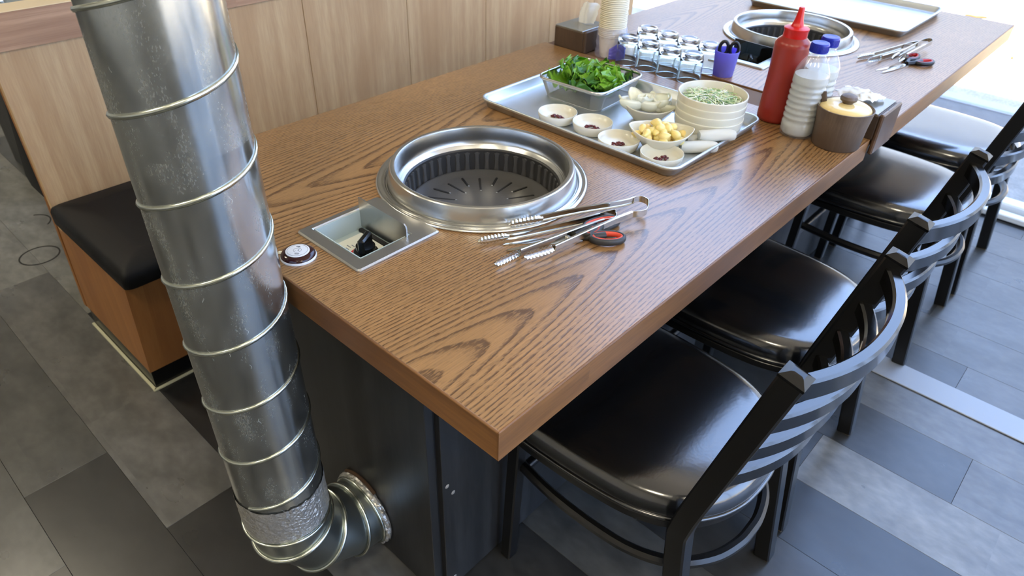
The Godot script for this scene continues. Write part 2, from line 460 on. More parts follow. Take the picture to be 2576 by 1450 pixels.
# ------------------------------------------------------------------ the room
func room():
	var fl := S(); bx(fl, Vector3(-1.3, -0.06, 0.62), Vector3(9.8, 0.112, 6.9), 0.001)
	var f := struct("floor", fl, M.floor_base, "grey slate-look vinyl plank floor in mixed light and dark tones")
	var ends := {0: [-0.795, 3, 0], 1: [-1.107, 2, 0], 2: [-0.86, 2, 1], -1: [-1.70, 4, 0], -2: [-2.05, 2, 3], -3: [-1.75, 1, 2], -4: [-0.05, 1, 1], -5: [0.92, 0, 2], -6: [0.158, 1, 4], -7: [0.47, 1, 3], -8: [-0.10, 1, 3], -9: [0.36, 1, 2], -10: [0.62, 2, 1], -11: [0.20, 1, 2], -12: [0.45, 2, 1], -13: [0.1, 1, 2], -14: [0.5, 2, 1], -15: [0.3, 1, 2]}
	var r := RandomNumberGenerator.new(); r.seed = 12
	for k in range(-15, 19):
		var z1 := 0.22 + 0.1863 * k; var z0 := z1 - 0.1863
		if z0 < -2.66: z0 = -2.66
		var e: Array = ends.get(k, [r.randf_range(-1.2, 0.0), r.randi_range(1, 3), r.randi_range(0, 2)])
		for j in range(-4, 4):
			var x0: float = e[0] + 1.22 * j; var x1 := x0 + 1.22
			if x1 < -4.5 or x0 > 2.6: continue
			var t := 0
			if j == -1: t = e[1]
			elif j == 0: t = e[2]
			elif j < -1: t = r.randi_range(2, 4)
			else: t = r.randi_range(1, 3)
			var st := S(); bx(st, Vector3((x0 + x1) / 2, -0.002, (z0 + z1) / 2), Vector3(x1 - x0 - 0.0006, 0.004, z1 - z0 - 0.0006), 0.0004)
			obj("plank", st, M["plank%d" % t], f)
	var st := S(); bx(st, Vector3(1.1, 0.0022, -1.468), Vector3(4.4, 0.0044, 0.094), 0.0015)
	struct("trim_1", st, M.alu, "flat brushed aluminium transition strip across the floor")
	# walls, ceiling
	st = S(); bx(st, Vector3(-1.3, 3.78, 0.62), Vector3(9.8, 0.16, 6.9), 0.001); struct("ceiling", st, M.ceiling, "plain off-white ceiling of the dining room")
	st = S(); bx(st, Vector3(-6.15, 1.85, 0.62), Vector3(0.12, 3.9, 6.9), 0.001); struct("wall_left", st, M.plaster, "plain pale wall beyond the booths")
	st = S(); bx(st, Vector3(3.55, 1.85, 2.5), Vector3(0.12, 3.9, 3.2), 0.001); bx(st, Vector3(3.55, 3.63, -0.9), Vector3(0.12, 0.16, 3.8), 0.001); struct("wall_right", st, M.plaster, "plain pale wall beyond the aisle")
	st = S(); bx(st, Vector3(-1.3, 1.85, 4.05), Vector3(9.8, 3.9, 0.12), 0.001); struct("wall_back", st, M.plaster, "plain pale wall behind the camera")
	st = S()
	bx(st, Vector3(-3.98, 1.85, -2.77), Vector3(4.4, 3.7, 0.16), 0.001)
	bx(st, Vector3(0.9, 3.63, -2.77), Vector3(5.4, 0.16, 0.16), 0.001)
	struct("wall_front", st, M.plaster, "street wall left of and above the shop window")
	# unseen parapet, added so that with the roof it keeps the sun off the pavement
	st = S(); bx(st, Vector3(-1.3, 4.1, -2.72), Vector3(9.8, 0.5, 0.25), 0.001); struct("wall_parapet", st, M.plaster, "unseen parapet added above the shop window to shade the pavement")
	var w := S()
	for x in [-1.74, 1.62, 3.44]: bx(w, Vector3(x, 1.77, -2.76), Vector3(0.07, 3.50, 0.10), 0.004)
	bx(w, Vector3(0.85, 3.52, -2.76), Vector3(5.2, 0.06, 0.10), 0.004)
	var win := struct("window_1", w, M.alu_white, "floor-to-ceiling shop window in a pale aluminium frame")
	w = S(); bx(w, Vector3(0.85, 0.012, -2.71), Vector3(5.2, 0.024, 0.045), 0.004); struct("sill_track", w, M.alu_white, "", win)
	w = S(); bx(w, Vector3(0.85, 0.022, -2.785), Vector3(5.2, 0.044, 0.07), 0.006); struct("sill_track", w, M.alu_white, "", win)
	for s in [[-1.705, 1.585], [1.655, 3.405]]:
		w = S(); bx(w, Vector3((s[0] + s[1]) / 2, 1.767, -2.775), Vector3(s[1] - s[0], 3.445, 0.008), 0.0005); struct("pane", w, M.pane, "", win)
	w = S()
	for z in [-2.66, -0.95, 0.86]: bx(w, Vector3(3.55, 1.77, z), Vector3(0.10, 3.50, 0.07), 0.004)
	bx(w, Vector3(3.55, 3.52, -0.9), Vector3(0.10, 0.06, 3.5), 0.004); bx(w, Vector3(3.55, 0.022, -0.9), Vector3(0.10, 0.044, 3.5), 0.004)
	var win2 := struct("window_2", w, M.alu_white, "tall unseen window added along the aisle side to bring in light")  # unseen window, added to light the aisle side
	for s in [[-2.62, -0.99], [-0.91, 0.82]]:
		w = S(); bx(w, Vector3(3.55, 1.767, (s[0] + s[1]) / 2), Vector3(0.008, 3.445, s[1] - s[0]), 0.0005); struct("pane", w, M.pane, "", win2)
	# unseen ceiling lamps, added behind and beside the viewer to light the room
	for p in [Vector3(0.9, 3.685, 1.6), Vector3(-1.3, 3.685, 1.9), Vector3(-3.6, 3.685, 0.9), Vector3(2.5, 3.685, 0.6)]:
		var t := thing("ceiling_light", "square ceiling light panel added to light the dining room", "light", p, 0.0, "added ceiling light panels")
		st = S(); bx(st, Vector3(0, 0.0, 0), Vector3(0.62, 0.03, 0.62), 0.004); obj("frame", st, M.alu_white, t)
		st = S(); bx(st, Vector3(0, -0.018, 0), Vector3(0.56, 0.006, 0.56), 0.002); obj("diffuser", st, M.added_lamp, t)
		var a := AreaLight3D.new(); a.name = "panel_light"; t.add_child(a)
		a.area_size = Vector2(0.55, 0.55); a.position = Vector3(0, -0.03, 0); a.rotation.x = -PI / 2
		a.light_color = Color(1.0, 0.95, 0.84); a.light_energy = ADDED_LAMP; a.area_range = 12.0; a.area_attenuation = 2.0; a.shadow_enabled = true

const ADDED_LAMP := 0.9  # energy of the added ceiling panels

func outside():
	var st := S(); bx(st, Vector3(0, -0.08, -3.26), Vector3(40, 0.12, 0.82), 0.002); struct("ground_pavement", st, M.pave, "grey concrete pavement in shade outside the window")
	st = S(); bx(st, Vector3(12.0, -0.085, 1.2), Vector3(16.6, 0.12, 8.1), 0.002); struct("ground_side", st, M.pave, "grey unseen pavement added outside the aisle window")  # unseen ground, added outside the aisle window
	st = S(); bx(st, Vector3(0, -0.085, -3.85), Vector3(40, 0.12, 0.36), 0.004); struct("ground_gutter", st, M.kerb_dark, "dark stained concrete band beside the kerb")
	st = S(); bx(st, Vector3(0, -0.075, -4.09), Vector3(40, 0.13, 0.12), 0.01); struct("ground_kerb", st, M.kerb, "pale kerb edge outside the window")
	st = S(); bx(st, Vector3(0, -0.10, -24.15), Vector3(60, 0.1, 40), 0.002); struct("ground_road", st, M.road, "sunlit pale road outside the window")
	st = S(); bx(st, Vector3(-2, 2.6, -14.0), Vector3(44, 5.4, 1.0), 0.01); bx(st, Vector3(-2, 5.45, -13.95), Vector3(44.4, 0.3, 1.3), 0.01); struct("wall_opposite", st, mat(Color(0.46, 0.51, 0.58), 0.9), "plain unseen building front added across the street to dim low reflections")  # unseen building, added to dim the low sky mirrored in the tables
	for q in [[Vector3(-0.76, -0.048, -6.2), 0.16, 0.3], [Vector3(-0.60, -0.048, -6.1), 0.05, 1.2], [Vector3(-0.58, -0.048, -5.85), 0.06, 2.0], [Vector3(-0.47, -0.048, -5.5), 0.05, 0.7], [Vector3(-0.30, -0.048, -5.25), 0.05, 1.7]]:
		var t := thing("dry_leaf", "small brown dry leaf lying on the sunlit road", "leaf", q[0], q[2], "dry leaves on the road")
		var l := S(); var ring := []
		for i in 12:
			var a := TAU * i / 12.0; ring.append(Vector3(cos(a) * q[1] * 0.5, 0.004 + 0.006 * absf(sin(a * 2)), sin(a) * q[1] * 0.16))
		var low := []
		for p in ring: low.append(p - Vector3(0, 0.004, 0))
		loft(l, [low, ring]); obj("blade", l, mat(Color(0.45, 0.32, 0.14), 0.8), t)

func poly_z(st, poly: Array, z0: float, z1: float):   # a polygon in x, y extruded along z
	var a := []; var b := []
	for p in poly: a.append(Vector3(p.x, p.y, z0)); b.append(Vector3(p.x, p.y, z1))
	loft(st, [a, b])

func booth():
	var t := thing("booth_bench", "pale wood booth bench with black cushion along the wall side", "bench", Vector3(-1.55, 0, 0))
	var zs := [0.042, -0.39, -0.777, -1.177, -1.56, -1.945, -2.25, -2.566]
	for i in zs.size() - 1:
		box("back_panel", Vector3(-0.010, 0.60, (zs[i] + zs[i + 1]) / 2), Vector3(0.02, 0.47, zs[i] - zs[i + 1] - 0.0016), M.ash, t, 0.0008)
	box("back_core", Vector3(-0.028, 0.62, -1.262), Vector3(0.016, 0.5, 2.606), M.honey, t, 0.0005)
	var st := S(); trim_bar(st, Vector3(-0.016, 0.873, -1.262), Vector3(0.042, 0.080, 2.612)); obj("top_rail", st, M.ash_trim, t)
	box("cap", Vector3(-0.034, 0.9138, -1.262), Vector3(0.076, 0.0024, 2.614), M.ash_cap, t, 0.002)
	st = S(); poly_z(st, [Vector2(-0.022, 0.40), Vector2(0.385, 0.39), Vector2(0.330, 0.07), Vector2(-0.080, 0.07)], 0.040, -2.56); obj("seat_base", st, M.bench_wood, t)
	st = S(); poly_z(st, [Vector2(-0.080, 0.07), Vector2(0.322, 0.07), Vector2(0.318, 0.004), Vector2(-0.085, 0.004)], 0.036, -2.56); obj("plinth", st, M.black_plastic, t)
	st = S(); poly_z(st, [Vector2(-0.040, 0.45), Vector2(-0.022, 0.45), Vector2(-0.080, 0.07), Vector2(-0.098, 0.07)], 0.0415, -2.56); obj("end_edge", st, M.honey, t)
	# the bead of sealant at the floor
	st = S(); bx(st, Vector3(0.322, 0.003, -1.26), Vector3(0.008, 0.006, 2.612), 0.001); bx(st, Vector3(0.12, 0.003, 0.041), Vector3(0.41, 0.006, 0.008), 0.001); obj("sealant_bead", st, mat(Color(0.70, 0.69, 0.58), 0.6), t)
	# cushion
	st = S(); var rings := []
	for q in [[0.012, 0.392], [0.0, 0.402], [0.0, 0.432], [0.004, 0.443], [0.014, 0.450]]: rings.append(ring_at(rr(0.434 - 2 * q[0], 2.61 - 2 * q[0], 0.012, 4, Vector2(0.222, -1.253)), q[1]))
	rings.append(ring_at(rr(0.30, 2.46, 0.01, 4, Vector2(0.222, -1.253)), 0.455))
	loft(st, rings, true, true, true); obj("seat_cushion", st, M.cushion, t)
	# padding on the neighbouring side
	st = S(); rings = []
	for q in [[-0.040, -0.205, 0.425], [-0.038, -0.225, 0.45], [-0.037, -0.165, 0.58], [-0.037, -0.10, 0.72], [-0.037, -0.07, 0.86], [-0.037, -0.06, 0.90]]:
		var cx: float = (q[0] + q[1]) / 2
		rings.append(ring_at(rr(q[0] - q[1], 2.56, 0.018, 4, Vector2(cx, -1.25)), q[2]))
	loft(st, rings, true, true, true); obj("rear_padding", st, M.cushion, t)

func trim_bar(st, c: Vector3, s: Vector3):   # a bar with the grain along z: u across, v along
	var h := s / 2
	var f := [[Vector3(1, 0, 0), Vector3(0, 1, 0)], [Vector3(-1, 0, 0), Vector3(0, -1, 0)], [Vector3(0, 1, 0), Vector3(-1, 0, 0)], [Vector3(0, -1, 0), Vector3(1, 0, 0)]]
	for q in f:
		var n: Vector3 = q[0] * h; var u: Vector3 = q[1] * h; var w := Vector3(0, 0, h.z)
		var k: float = u.length() * 2 * 4.0; var l := s.z * 1.0
		# corners: counter-clockwise with outward normal n = u x w
		quad(st, c + n - u - w, c + n + u - w, c + n + u + w, c + n - u + w, -1, Vector2(0, 0), Vector2(k, 0), Vector2(k, l), Vector2(0, l))
	for sgn in [1, -1]:
		var z: float = c.z + h.z * sgn
		var p := [Vector3(c.x - h.x, c.y - h.y, z), Vector3(c.x + h.x, c.y - h.y, z), Vector3(c.x + h.x, c.y + h.y, z), Vector3(c.x - h.x, c.y + h.y, z)]
		if sgn < 0: p.reverse()
		quad(st, p[0], p[1], p[2], p[3], -1, Vector2(0, 0), Vector2(0.1, 0), Vector2(0.1, 0.1), Vector2(0, 0.1))

func trim_bar_x(st, c: Vector3, s: Vector3):   # the same with the grain along x
	var h := s / 2
	for q in [[Vector3(0, 1, 0), Vector3(0, 0, 1)], [Vector3(0, -1, 0), Vector3(0, 0, -1)], [Vector3(0, 0, 1), Vector3(0, -1, 0)], [Vector3(0, 0, -1), Vector3(0, 1, 0)]]:
		var n: Vector3 = q[0] * h; var u: Vector3 = q[1] * h; var w := Vector3(h.x, 0, 0)
		var k: float = u.length() * 2 * 4.0; var l := s.x
		quad(st, c + n - u - w, c + n + u - w, c + n + u + w, c + n - u + w, -1, Vector2(0, 0), Vector2(k, 0), Vector2(k, l), Vector2(0, l))
	for sgn in [1, -1]:
		var x: float = c.x + h.x * sgn
		var p := [Vector3(x, c.y - h.y, c.z - h.z), Vector3(x, c.y + h.y, c.z - h.z), Vector3(x, c.y + h.y, c.z + h.z), Vector3(x, c.y - h.y, c.z + h.z)]
		if sgn < 0: p.reverse()
		quad(st, p[0], p[1], p[2], p[3], -1, Vector2(0, 0), Vector2(0.1, 0), Vector2(0.1, 0.1), Vector2(0, 0.1))

func dining_table(called: String, label: String, at: Vector3, L: float, first: bool):
	var t := thing(called, label, "table", at)
	var W := 0.933; var cx := -0.4635; var cz := -0.4415 if first else -0.504; var pz := -0.083 if first else -0.1455
	var hx0 := cx - 0.062; var hx1 := cx + 0.062; var hz0 := pz - 0.024; var hz1 := pz - 0.126; var R := 0.178
	# the top: two halves that meet along the middle of the grill, so that the cut-outs stay open
	var st := S()
	for side in [-1, 1]:
		var poly := PackedVector2Array()
		var edge := 0.0 if side > 0 else -W
		var hx := hx1 if side > 0 else hx0
		poly.append(Vector2(cx, 0)); poly.append(Vector2(edge, 0)); poly.append(Vector2(edge, -L)); poly.append(Vector2(cx, -L))
		for i in 25:
			var a := -PI / 2 + PI * i / 24.0
			poly.append(Vector2(cx + side * cos(a) * R, cz + sin(a) * R))
		poly.append(Vector2(cx, hz1)); poly.append(Vector2(hx, hz1)); poly.append(Vector2(hx, hz0)); poly.append(Vector2(cx, hz0))
		var idx := Geometry2D.triangulate_polygon(poly)
		for i in range(0, idx.size(), 3):
			var p := [poly[idx[i]], poly[idx[i + 1]], poly[idx[i + 2]]]
			if (p[1] - p[0]).cross(p[2] - p[0]) > 0: p = [p[0], p[2], p[1]]
			var q := []; var uv := []
			for k in p: q.append(Vector3(k.x, T, k.y)); uv.append(Vector2((k.x + W) / W, -k.y / 1.174) if first else Vector2(-k.x / W, (-k.y + 0.31) / 1.174))
			tri(st, q[0], q[1], q[2], -1, uv[0], uv[1], uv[2])
			var lo := Vector3(0, -0.03, 0)
			tri(st, q[0] + lo, q[2] + lo, q[1] + lo, -1, uv[0], uv[2], uv[1])
		for i in poly.size():
			var a := poly[i]; var b := poly[(i + 1) % poly.size()]
			if absf(a.x - cx) < 1e-5 and absf(b.x - cx) < 1e-5: continue
			quad(st, Vector3(a.x, T - 0.03, a.y), Vector3(b.x, T - 0.03, b.y), Vector3(b.x, T, b.y), Vector3(a.x, T, a.y))
	obj("tabletop", st, M.oak, t)
	# edge bands with a fine eased arris
	var H := 0.0485
	st = S(); trim_bar(st, Vector3(-0.0005, T - H / 2 - 0.0003, -L / 2), Vector3(0.003, H, L + 0.002)); obj("edge_band", st, M.oak_edge, t)
	st = S(); trim_bar(st, Vector3(-W + 0.0005, T - H / 2 - 0.0003, -L / 2), Vector3(0.003, H, L + 0.002)); obj("edge_band", st, M.oak_edge, t)
	st = S(); trim_bar_x(st, Vector3(-W / 2, T - H / 2 - 0.0003, -0.0005), Vector3(W - 0.001, H, 0.003)); obj("edge_band", st, M.oak_edge, t)
	st = S(); trim_bar_x(st, Vector3(-W / 2, T - H / 2 - 0.0003, -L + 0.0005), Vector3(W - 0.001, H, 0.003)); obj("edge_band", st, M.oak_edge, t)
	st = S(); tube(st, [Vector3(-0.0008, T - 0.0016, 0.0), Vector3(-0.0008, T - 0.0016, -L)], 0.0022, 8); obj("arris", st, M.oak_edge, t)
	st = S(); tube(st, [Vector3(-W, T - 0.0016, -0.0008), Vector3(-0.001, T - 0.0016, -0.0008)], 0.0022, 8); obj("arris", st, M.oak_edge, t)
	# pedestal of black panels
	var zf := -0.085; var zb := -L + 0.10
	box("front_panel", Vector3(-0.476, 0.352, zf - 0.009), Vector3(0.466, 0.694, 0.018), M.black_wood, t, 0.001)
	box("back_panel", Vector3(-0.476, 0.352, zb + 0.009), Vector3(0.466, 0.694, 0.018), M.black_wood, t, 0.001)
	box("side_panel", Vector3(-0.241, 0.352, (zf + zb) / 2 - 0.004), Vector3(0.018, 0.694, zf - zb - 0.036), M.black_wood, t, 0.001)
	box("side_panel", Vector3(-0.70, 0.352, (zf + zb) / 2), Vector3(0.018, 0.694, zf - zb - 0.036), M.black_wood, t, 0.001)
	box("corner_post", Vector3(-0.254, 0.352, zf - 0.024), Vector3(0.018, 0.69, 0.016), M.gap, t, 0.001)  # near-black block: the dark of the open corner gap put into its colour
	for x in [-0.735, -0.198]: box("under_frame", Vector3(x, 0.700, -L / 2), Vector3(0.05, 0.003, L - 0.2), M.gap, t, 0.001)
	if first:
		for q in [Vector3(-0.2318, 0.335, -0.118), Vector3(-0.2318, 0.305, -0.132), Vector3(-0.2318, 0.035, -0.128)]:
			st = S(); lathe(st, [Vector2(0, 0.0014), Vector2(0.0035, 0.0010), Vector2(0.0048, 0.0)], 12, Transform3D(Basis(Vector3.BACK, -PI / 2), q)); obj("screw_cap", st, mat(Color(0.55, 0.53, 0.50), 0.5), t)

func divider():
	var t := thing("divider_board", "dark wooden board bridging the gap between the two tables", "board", Vector3(0, 0, -1.2245))
	box("board", Vector3(-0.4665, 0.736, 0), Vector3(0.925, 0.022, 0.093), M.board, t, 0.001)
	box("support", Vector3(-0.4665, 0.71, 0), Vector3(0.90, 0.029, 0.06), M.gap, t, 0.001)

func grill(at: Vector3, label: String, first: bool):
	var t := thing("tabletop_grill", label, "grill", at)
	var st := S()
	lathe(st, [Vector2(0.176, 0.0005), Vector2(0.199, 0.0002), Vector2(0.2005, 0.0022), Vector2(0.199, 0.0048), Vector2(0.1955, 0.0056), Vector2(0.1915, 0.0042), Vector2(0.188, 0.0040), Vector2(0.1845, 0.0052), Vector2(0.1825, 0.0035), Vector2(0.1815, -0.001), Vector2(0.176, -0.001)], 128, Transform3D(), 50)
	obj("flange", st, M.steel, t)
	st = S()
	lathe(st, [Vector2(0.1802, -0.001), Vector2(0.1800, 0.004), Vector2(0.1738, 0.0290), Vector2(0.1730, 0.0318), Vector2(0.1712, 0.0333), Vector2(0.1655, 0.0336), Vector2(0.1635, 0.0325), Vector2(0.1628, 0.0300), Vector2(0.1612, 0.0100), Vector2(0.1606, -0.0010), Vector2(0.1588, -0.0036), Vector2(0.1572, -0.0028), Vector2(0.1556, -0.0046), Vector2(0.1540, -0.0036), Vector2(0.1520, -0.0060), Vector2(0.1500, -0.0085), Vector2(0.1500, -0.014), Vector2(0.1770, -0.014)], 128, Transform3D(), 32)
	obj("collar", st, M.steel, t)
	st = S()
	lathe(st, [Vector2(0.153, -0.012), Vector2(0.150, -0.0100), Vector2(0.1475, -0.012), Vector2(0.1445, -0.060), Vector2(0.10, -0.066), Vector2(0.0, -0.066), Vector2(0, -0.075), Vector2(0.152, -0.075), Vector2(0.153, -0.012)], 96)
	var liner := obj("liner", st, M.iron, t)
	# the flutes: dark waisted recesses between ribs that widen downwards
	st = S(); var a := []; var b := []
	for q in [[-0.0030, -0.0585], [0.0030, -0.0585], [0.0046, -0.0560], [0.0030, -0.036], [0.0034, -0.0225], [0.0046, -0.0175], [0.0, -0.0150], [-0.0046, -0.0175], [-0.0034, -0.0225], [-0.0030, -0.036], [-0.0046, -0.0560]]:
		var rad: float = 0.1474 - 0.003 * ((-0.012 - q[1]) / 0.048)
		a.append(Vector3(rad + 0.001, q[1], q[0] * 1.5)); b.append(Vector3(rad - 0.0022, q[1], q[0]))
	loft(st, [a, b])
	st.generate_normals(); st.index()
	var flute := st.commit()
	for i in 44:
		var o := MeshInstance3D.new(); o.name = "rib"; o.mesh = flute; o.material_override = M.iron_plate; o.rotation.y = TAU * i / 44; liner.add_child(o, true)
	st = S()
	lathe(st, [Vector2(0.1435, -0.064), Vector2(0.1430, -0.0535), Vector2(0.1405, -0.0515), Vector2(0.1365, -0.0520), Vector2(0.128, -0.0565), Vector2(0.11, -0.0580), Vector2(0.06, -0.0555), Vector2(0.03, -0.0540), Vector2(0, -0.0537)], 96, Transform3D(), 60)
	var plate := obj("grill_plate", st, M.iron_plate, t)
	var slots := []
	for len in [0.058, 0.040]:
		st = S(); var lo := []; var hi := []
		for p in rr(len, 0.0052, 0.0026, 5): lo.append(Vector3(p.x, 0, p.y)); hi.append(Vector3(p.x * 0.97, 0.0012, p.y * 0.7))
		loft(st, [lo, hi]); st.generate_normals(); st.index(); slots.append(st.commit())
	st = S(); lathe(st, [Vector2(0.0022, 0), Vector2(0.0018, 0.0012), Vector2(0, 0.0016)], 10); st.generate_normals(); st.index(); var stud := st.commit()
	for i in 20:
		var an := TAU * (i + 0.35) / 20; var odd := i % 2
		var rad := 0.083 if odd == 0 else 0.098
		var o := MeshInstance3D.new(); o.name = "slot"; o.mesh = slots[odd]; o.material_override = M.iron_dark; o.position = Vector3(cos(an) * rad, -0.0572, sin(an) * rad); o.rotation = Vector3(0, -an, -0.035); plate.add_child(o, true)
		var d := MeshInstance3D.new(); d.name = "stud"; d.mesh = stud; d.material_override = M.steel_soft; var r2 := rad - (0.030 if odd == 0 else 0.021); d.position = Vector3(cos(an) * r2, -0.0556, sin(an) * r2); plate.add_child(d, true)

func control(at: Vector3, label: String, first: bool):
	var t := thing("gas_control", label, "control panel", at)
	var oc := Vector2(-0.0055, -0.075); var fc := Vector2(0, -0.0845)
	var st := S()
	loft(st, [ring_at(rr(0.166, 0.169, 0.006, 3, fc), 0.0004), ring_at(rr(0.166, 0.169, 0.006, 3, fc), 0.0026), ring_at(rr(0.161, 0.164, 0.005, 3, fc), 0.0048), ring_at(rr(0.130, 0.108, 0.002, 3, oc), 0.0050), ring_at(rr(0.126, 0.104, 0.002, 3, oc), 0.0030)], false, false, false)
	loft(st, [ring_at(rr(0.1205, 0.098, 0.002, 3, oc), 0.0004), ring_at(rr(0.166, 0.169, 0.006, 3, fc), 0.0004)], false, false, false)
	obj("frame", st, M.steel_soft, t)
	st = S()
	loft(st, [ring_at(rr(0.1235, 0.1015, 0.001, 1, oc), -0.036), ring_at(rr(0.1235, 0.1015, 0.001, 1, oc), 0.0035), ring_at(rr(0.1195, 0.0975, 0.001, 1, oc), 0.0035), ring_at(rr(0.1195, 0.0975, 0.001, 1, oc), -0.033)], true, true, false)
	obj("recess", st, mat(Color(0.66, 0.71, 0.70), 0.4), t)
	box("dial_plate", Vector3(-0.004, -0.0315, -0.072), Vector3(0.095, 0.002, 0.070), mat(Color(0.80, 0.80, 0.75), 0.35), t, 0.0005)
	for q in [[0.6, 1.15], [3.3, 3.9]]:                           # the red marks round the dial
		st = S(); var pts := []
		for i in 9:
			var an: float = lerpf(q[0], q[1], i / 8.0); pts.append(Vector3(0.013 + cos(an + 1.9) * 0.026, -0.0302, -0.066 + sin(an + 1.9) * 0.026))
		sweep(st, pts, rect_sec(0.007, 0.0006), false, Vector3.UP, false); obj("dial_mark", st, M.red, t)
	for i in 4: box("print", Vector3(-0.030 + 0.004 * (i % 2), -0.0303, -0.050 - 0.006 * i), Vector3(0.010 - 0.002 * (i % 2), 0.0004, 0.0018), M.print_grey, t, 0.0001)
	st = S(); lathe(st, [Vector2(0.021, -0.031), Vector2(0.021, -0.022), Vector2(0.0195, -0.0195), Vector2(0.0165, -0.0185), Vector2(0.0160, -0.010), Vector2(0, -0.010)], 32, place(0.013, 0, -0.066))
	var knob := obj("knob", st, M.black_gloss, t)
	st = S(); bx(st, Vector3(0, 0, 0), Vector3(0.012, 0.026, 0.037), 0.003, Transform3D(Basis(Vector3.UP, 0.5), Vector3(0.013, -0.005, -0.066))); obj("grip", st, M.black_gloss, knob)
	# the upright guard plate at the grill side
	st = S(); var f := []; var b := []
	for p in [Vector2(-0.062, -0.028), Vector2(0.064, -0.028), Vector2(0.064, 0.019), Vector2(0.0625, 0.024), Vector2(0.058, 0.027), Vector2(-0.062, 0.029)]: f.append(Vector3(p.x - 0.004, p.y, -0.1155)); b.append(Vector3(p.x - 0.004, p.y, -0.1180))
	loft(st, [f, b]); obj("guard_plate", st, M.steel_soft if first else M.black_glass, t)
	box("hinge_bar", Vector3(-0.003, -0.029, -0.108), Vector3(0.112, 0.006, 0.008), M.gap, t, 0.001)

func duct():
	var t := thing("exhaust_duct", "galvanised spiral metal exhaust duct at the end of the near table", "duct", Vector3(-0.4565, 0, 0.0833))
	var R := 0.0762; var st := S()
	var prof := []
	for i in 35: prof.append(Vector2(R, 0.255 + i * 0.1))
	lathe(st, prof, 72); obj("pipe", st, M.galv, t)
	st = S(); var pts := []
	var y := 0.352
	while y < 3.66:
		# the seam passes 1.042 m on the side that faces the viewer's left
		var a := deg_to_rad(107.0 - (y - 1.042) / 0.117 * 360.0)
		pts.append(Vector3(cos(a) * (R + 0.0006), y, sin(a) * (R + 0.0006))); y += 0.117 / 40
	sweep(st, pts, round_sec(0.0026, 6, 0.0036), false, Vector3.UP); obj("spiral_seam", st, M.galv_seam, t)
	# elbow: three gores that turn towards the table pedestal
	var arc := []; var RB := 0.152
	st = S()
	for i in 25:
		var a := PI / 2 * i / 24.0
		arc.append(Vector3(0, 0.255 - sin(a) * RB, -(1 - cos(a)) * RB))
	arc.append(Vector3(0, 0.103, -0.166))
	var base := Vector3(0, 0.103, -0.152)
	# gores: straight runs between mitres
	var mit := [0.0, 15.0, 45.0, 75.0, 90.0]; var mp := []
	for m in mit:
		var a := deg_to_rad(m); mp.append(Vector3(0, 0.255 - sin(a) * RB, -(1 - cos(a)) * RB))
	var mring := []
	for i in mit.size():
		var a := deg_to_rad(mit[i]); var nrm := Vector3(0, -cos(a), -sin(a)); var up2 := Vector3(0, sin(a), -cos(a))
		var ring := []
		for k in 48: ring.append(mp[i] + Vector3.RIGHT * cos(TAU * k / 48) * R + up2 * sin(TAU * k / 48) * R)
		mring.append(ring)
	var last := []
	for p in mring[4]: last.append(p + Vector3(0, 0, -0.016))
	mring.append(last)
	loft(st, mring, false, false, true, Transform3D(), [1, 2, 3, 4, 4]); obj("elbow", st, M.galv_plain, t)
	for i in [0, 1, 2, 3, 4]:
		st = S(); var a := deg_to_rad(mit[i]); var up2 := Vector3(0, sin(a), -cos(a)); var ring := []
		for k in 64: ring.append(mp[i] + Vector3.RIGHT * cos(TAU * k / 64) * (R + 0.002) + up2 * sin(TAU * k / 64) * (R + 0.002))
		tube(st, ring, 0.0042 if i > 0 else 0.003, 8, true); obj("elbow_bead", st, M.galv_seam, t)
	# wrinkled foil tape round the joint, and the crumpled foil where the pipe enters the pedestal
	var n := noise(44, 9.0, 3)
	st = S(); var rings := []
	for i in 14:
		var ring := []
		for k in 90:
			var an := TAU * k / 90; var yy := 0.262 + i * 0.0065
			var edge := 0.004 * n.get_noise_2d(cos(an) * 3.0 + 9, sin(an) * 3.0)
			var w := 0.0016 * n.get_noise_3d(cos(an) * 1.6, yy * 12, sin(an) * 1.6)
			ring.append(Vector3(cos(an) * (R + 0.0018 + w), yy + edge * (float(i) / 13), sin(an) * (R + 0.0018 + w)))
		rings.append(ring)
	loft(st, rings, false, false, false); obj("foil_tape", st, M.foil, t)
	st = S(); rings = []
	for i in 9:
		var ring := []
		for k in 72:
			var an := TAU * k / 72; var b := PI * 2 * i / 9.0
			var j := 0.0045 * n.get_noise_3d(cos(an) * 2.4, i * 0.9, sin(an) * 2.4)
			ring.append(Vector3(cos(an) * (R + 0.004 + 0.007 * cos(b) + j), 0.103 + sin(an) * (R + 0.004 + 0.007 * cos(b) + j), -0.161 + 0.007 * sin(b) + j))
		rings.append(ring)
	rings.append(rings[0])
	loft(st, rings, false, false, false); obj("foil_collar", st, M.foil, t)
	st = S(); pts = []; var ws := []
	for i in 16:
		var an := deg_to_rad(62 + i * 4.6); pts.append(Vector3(cos(an) * (R + 0.011), 0.103 + sin(an) * (R + 0.011), -0.1655)); ws.append(0.7 + 0.5 * n.get_noise_1d(i * 2.0))
	sweep(st, pts, round_sec(0.0042, 7), false, Vector3.ZERO, true); obj("rust_crust", st, M.rust, t)

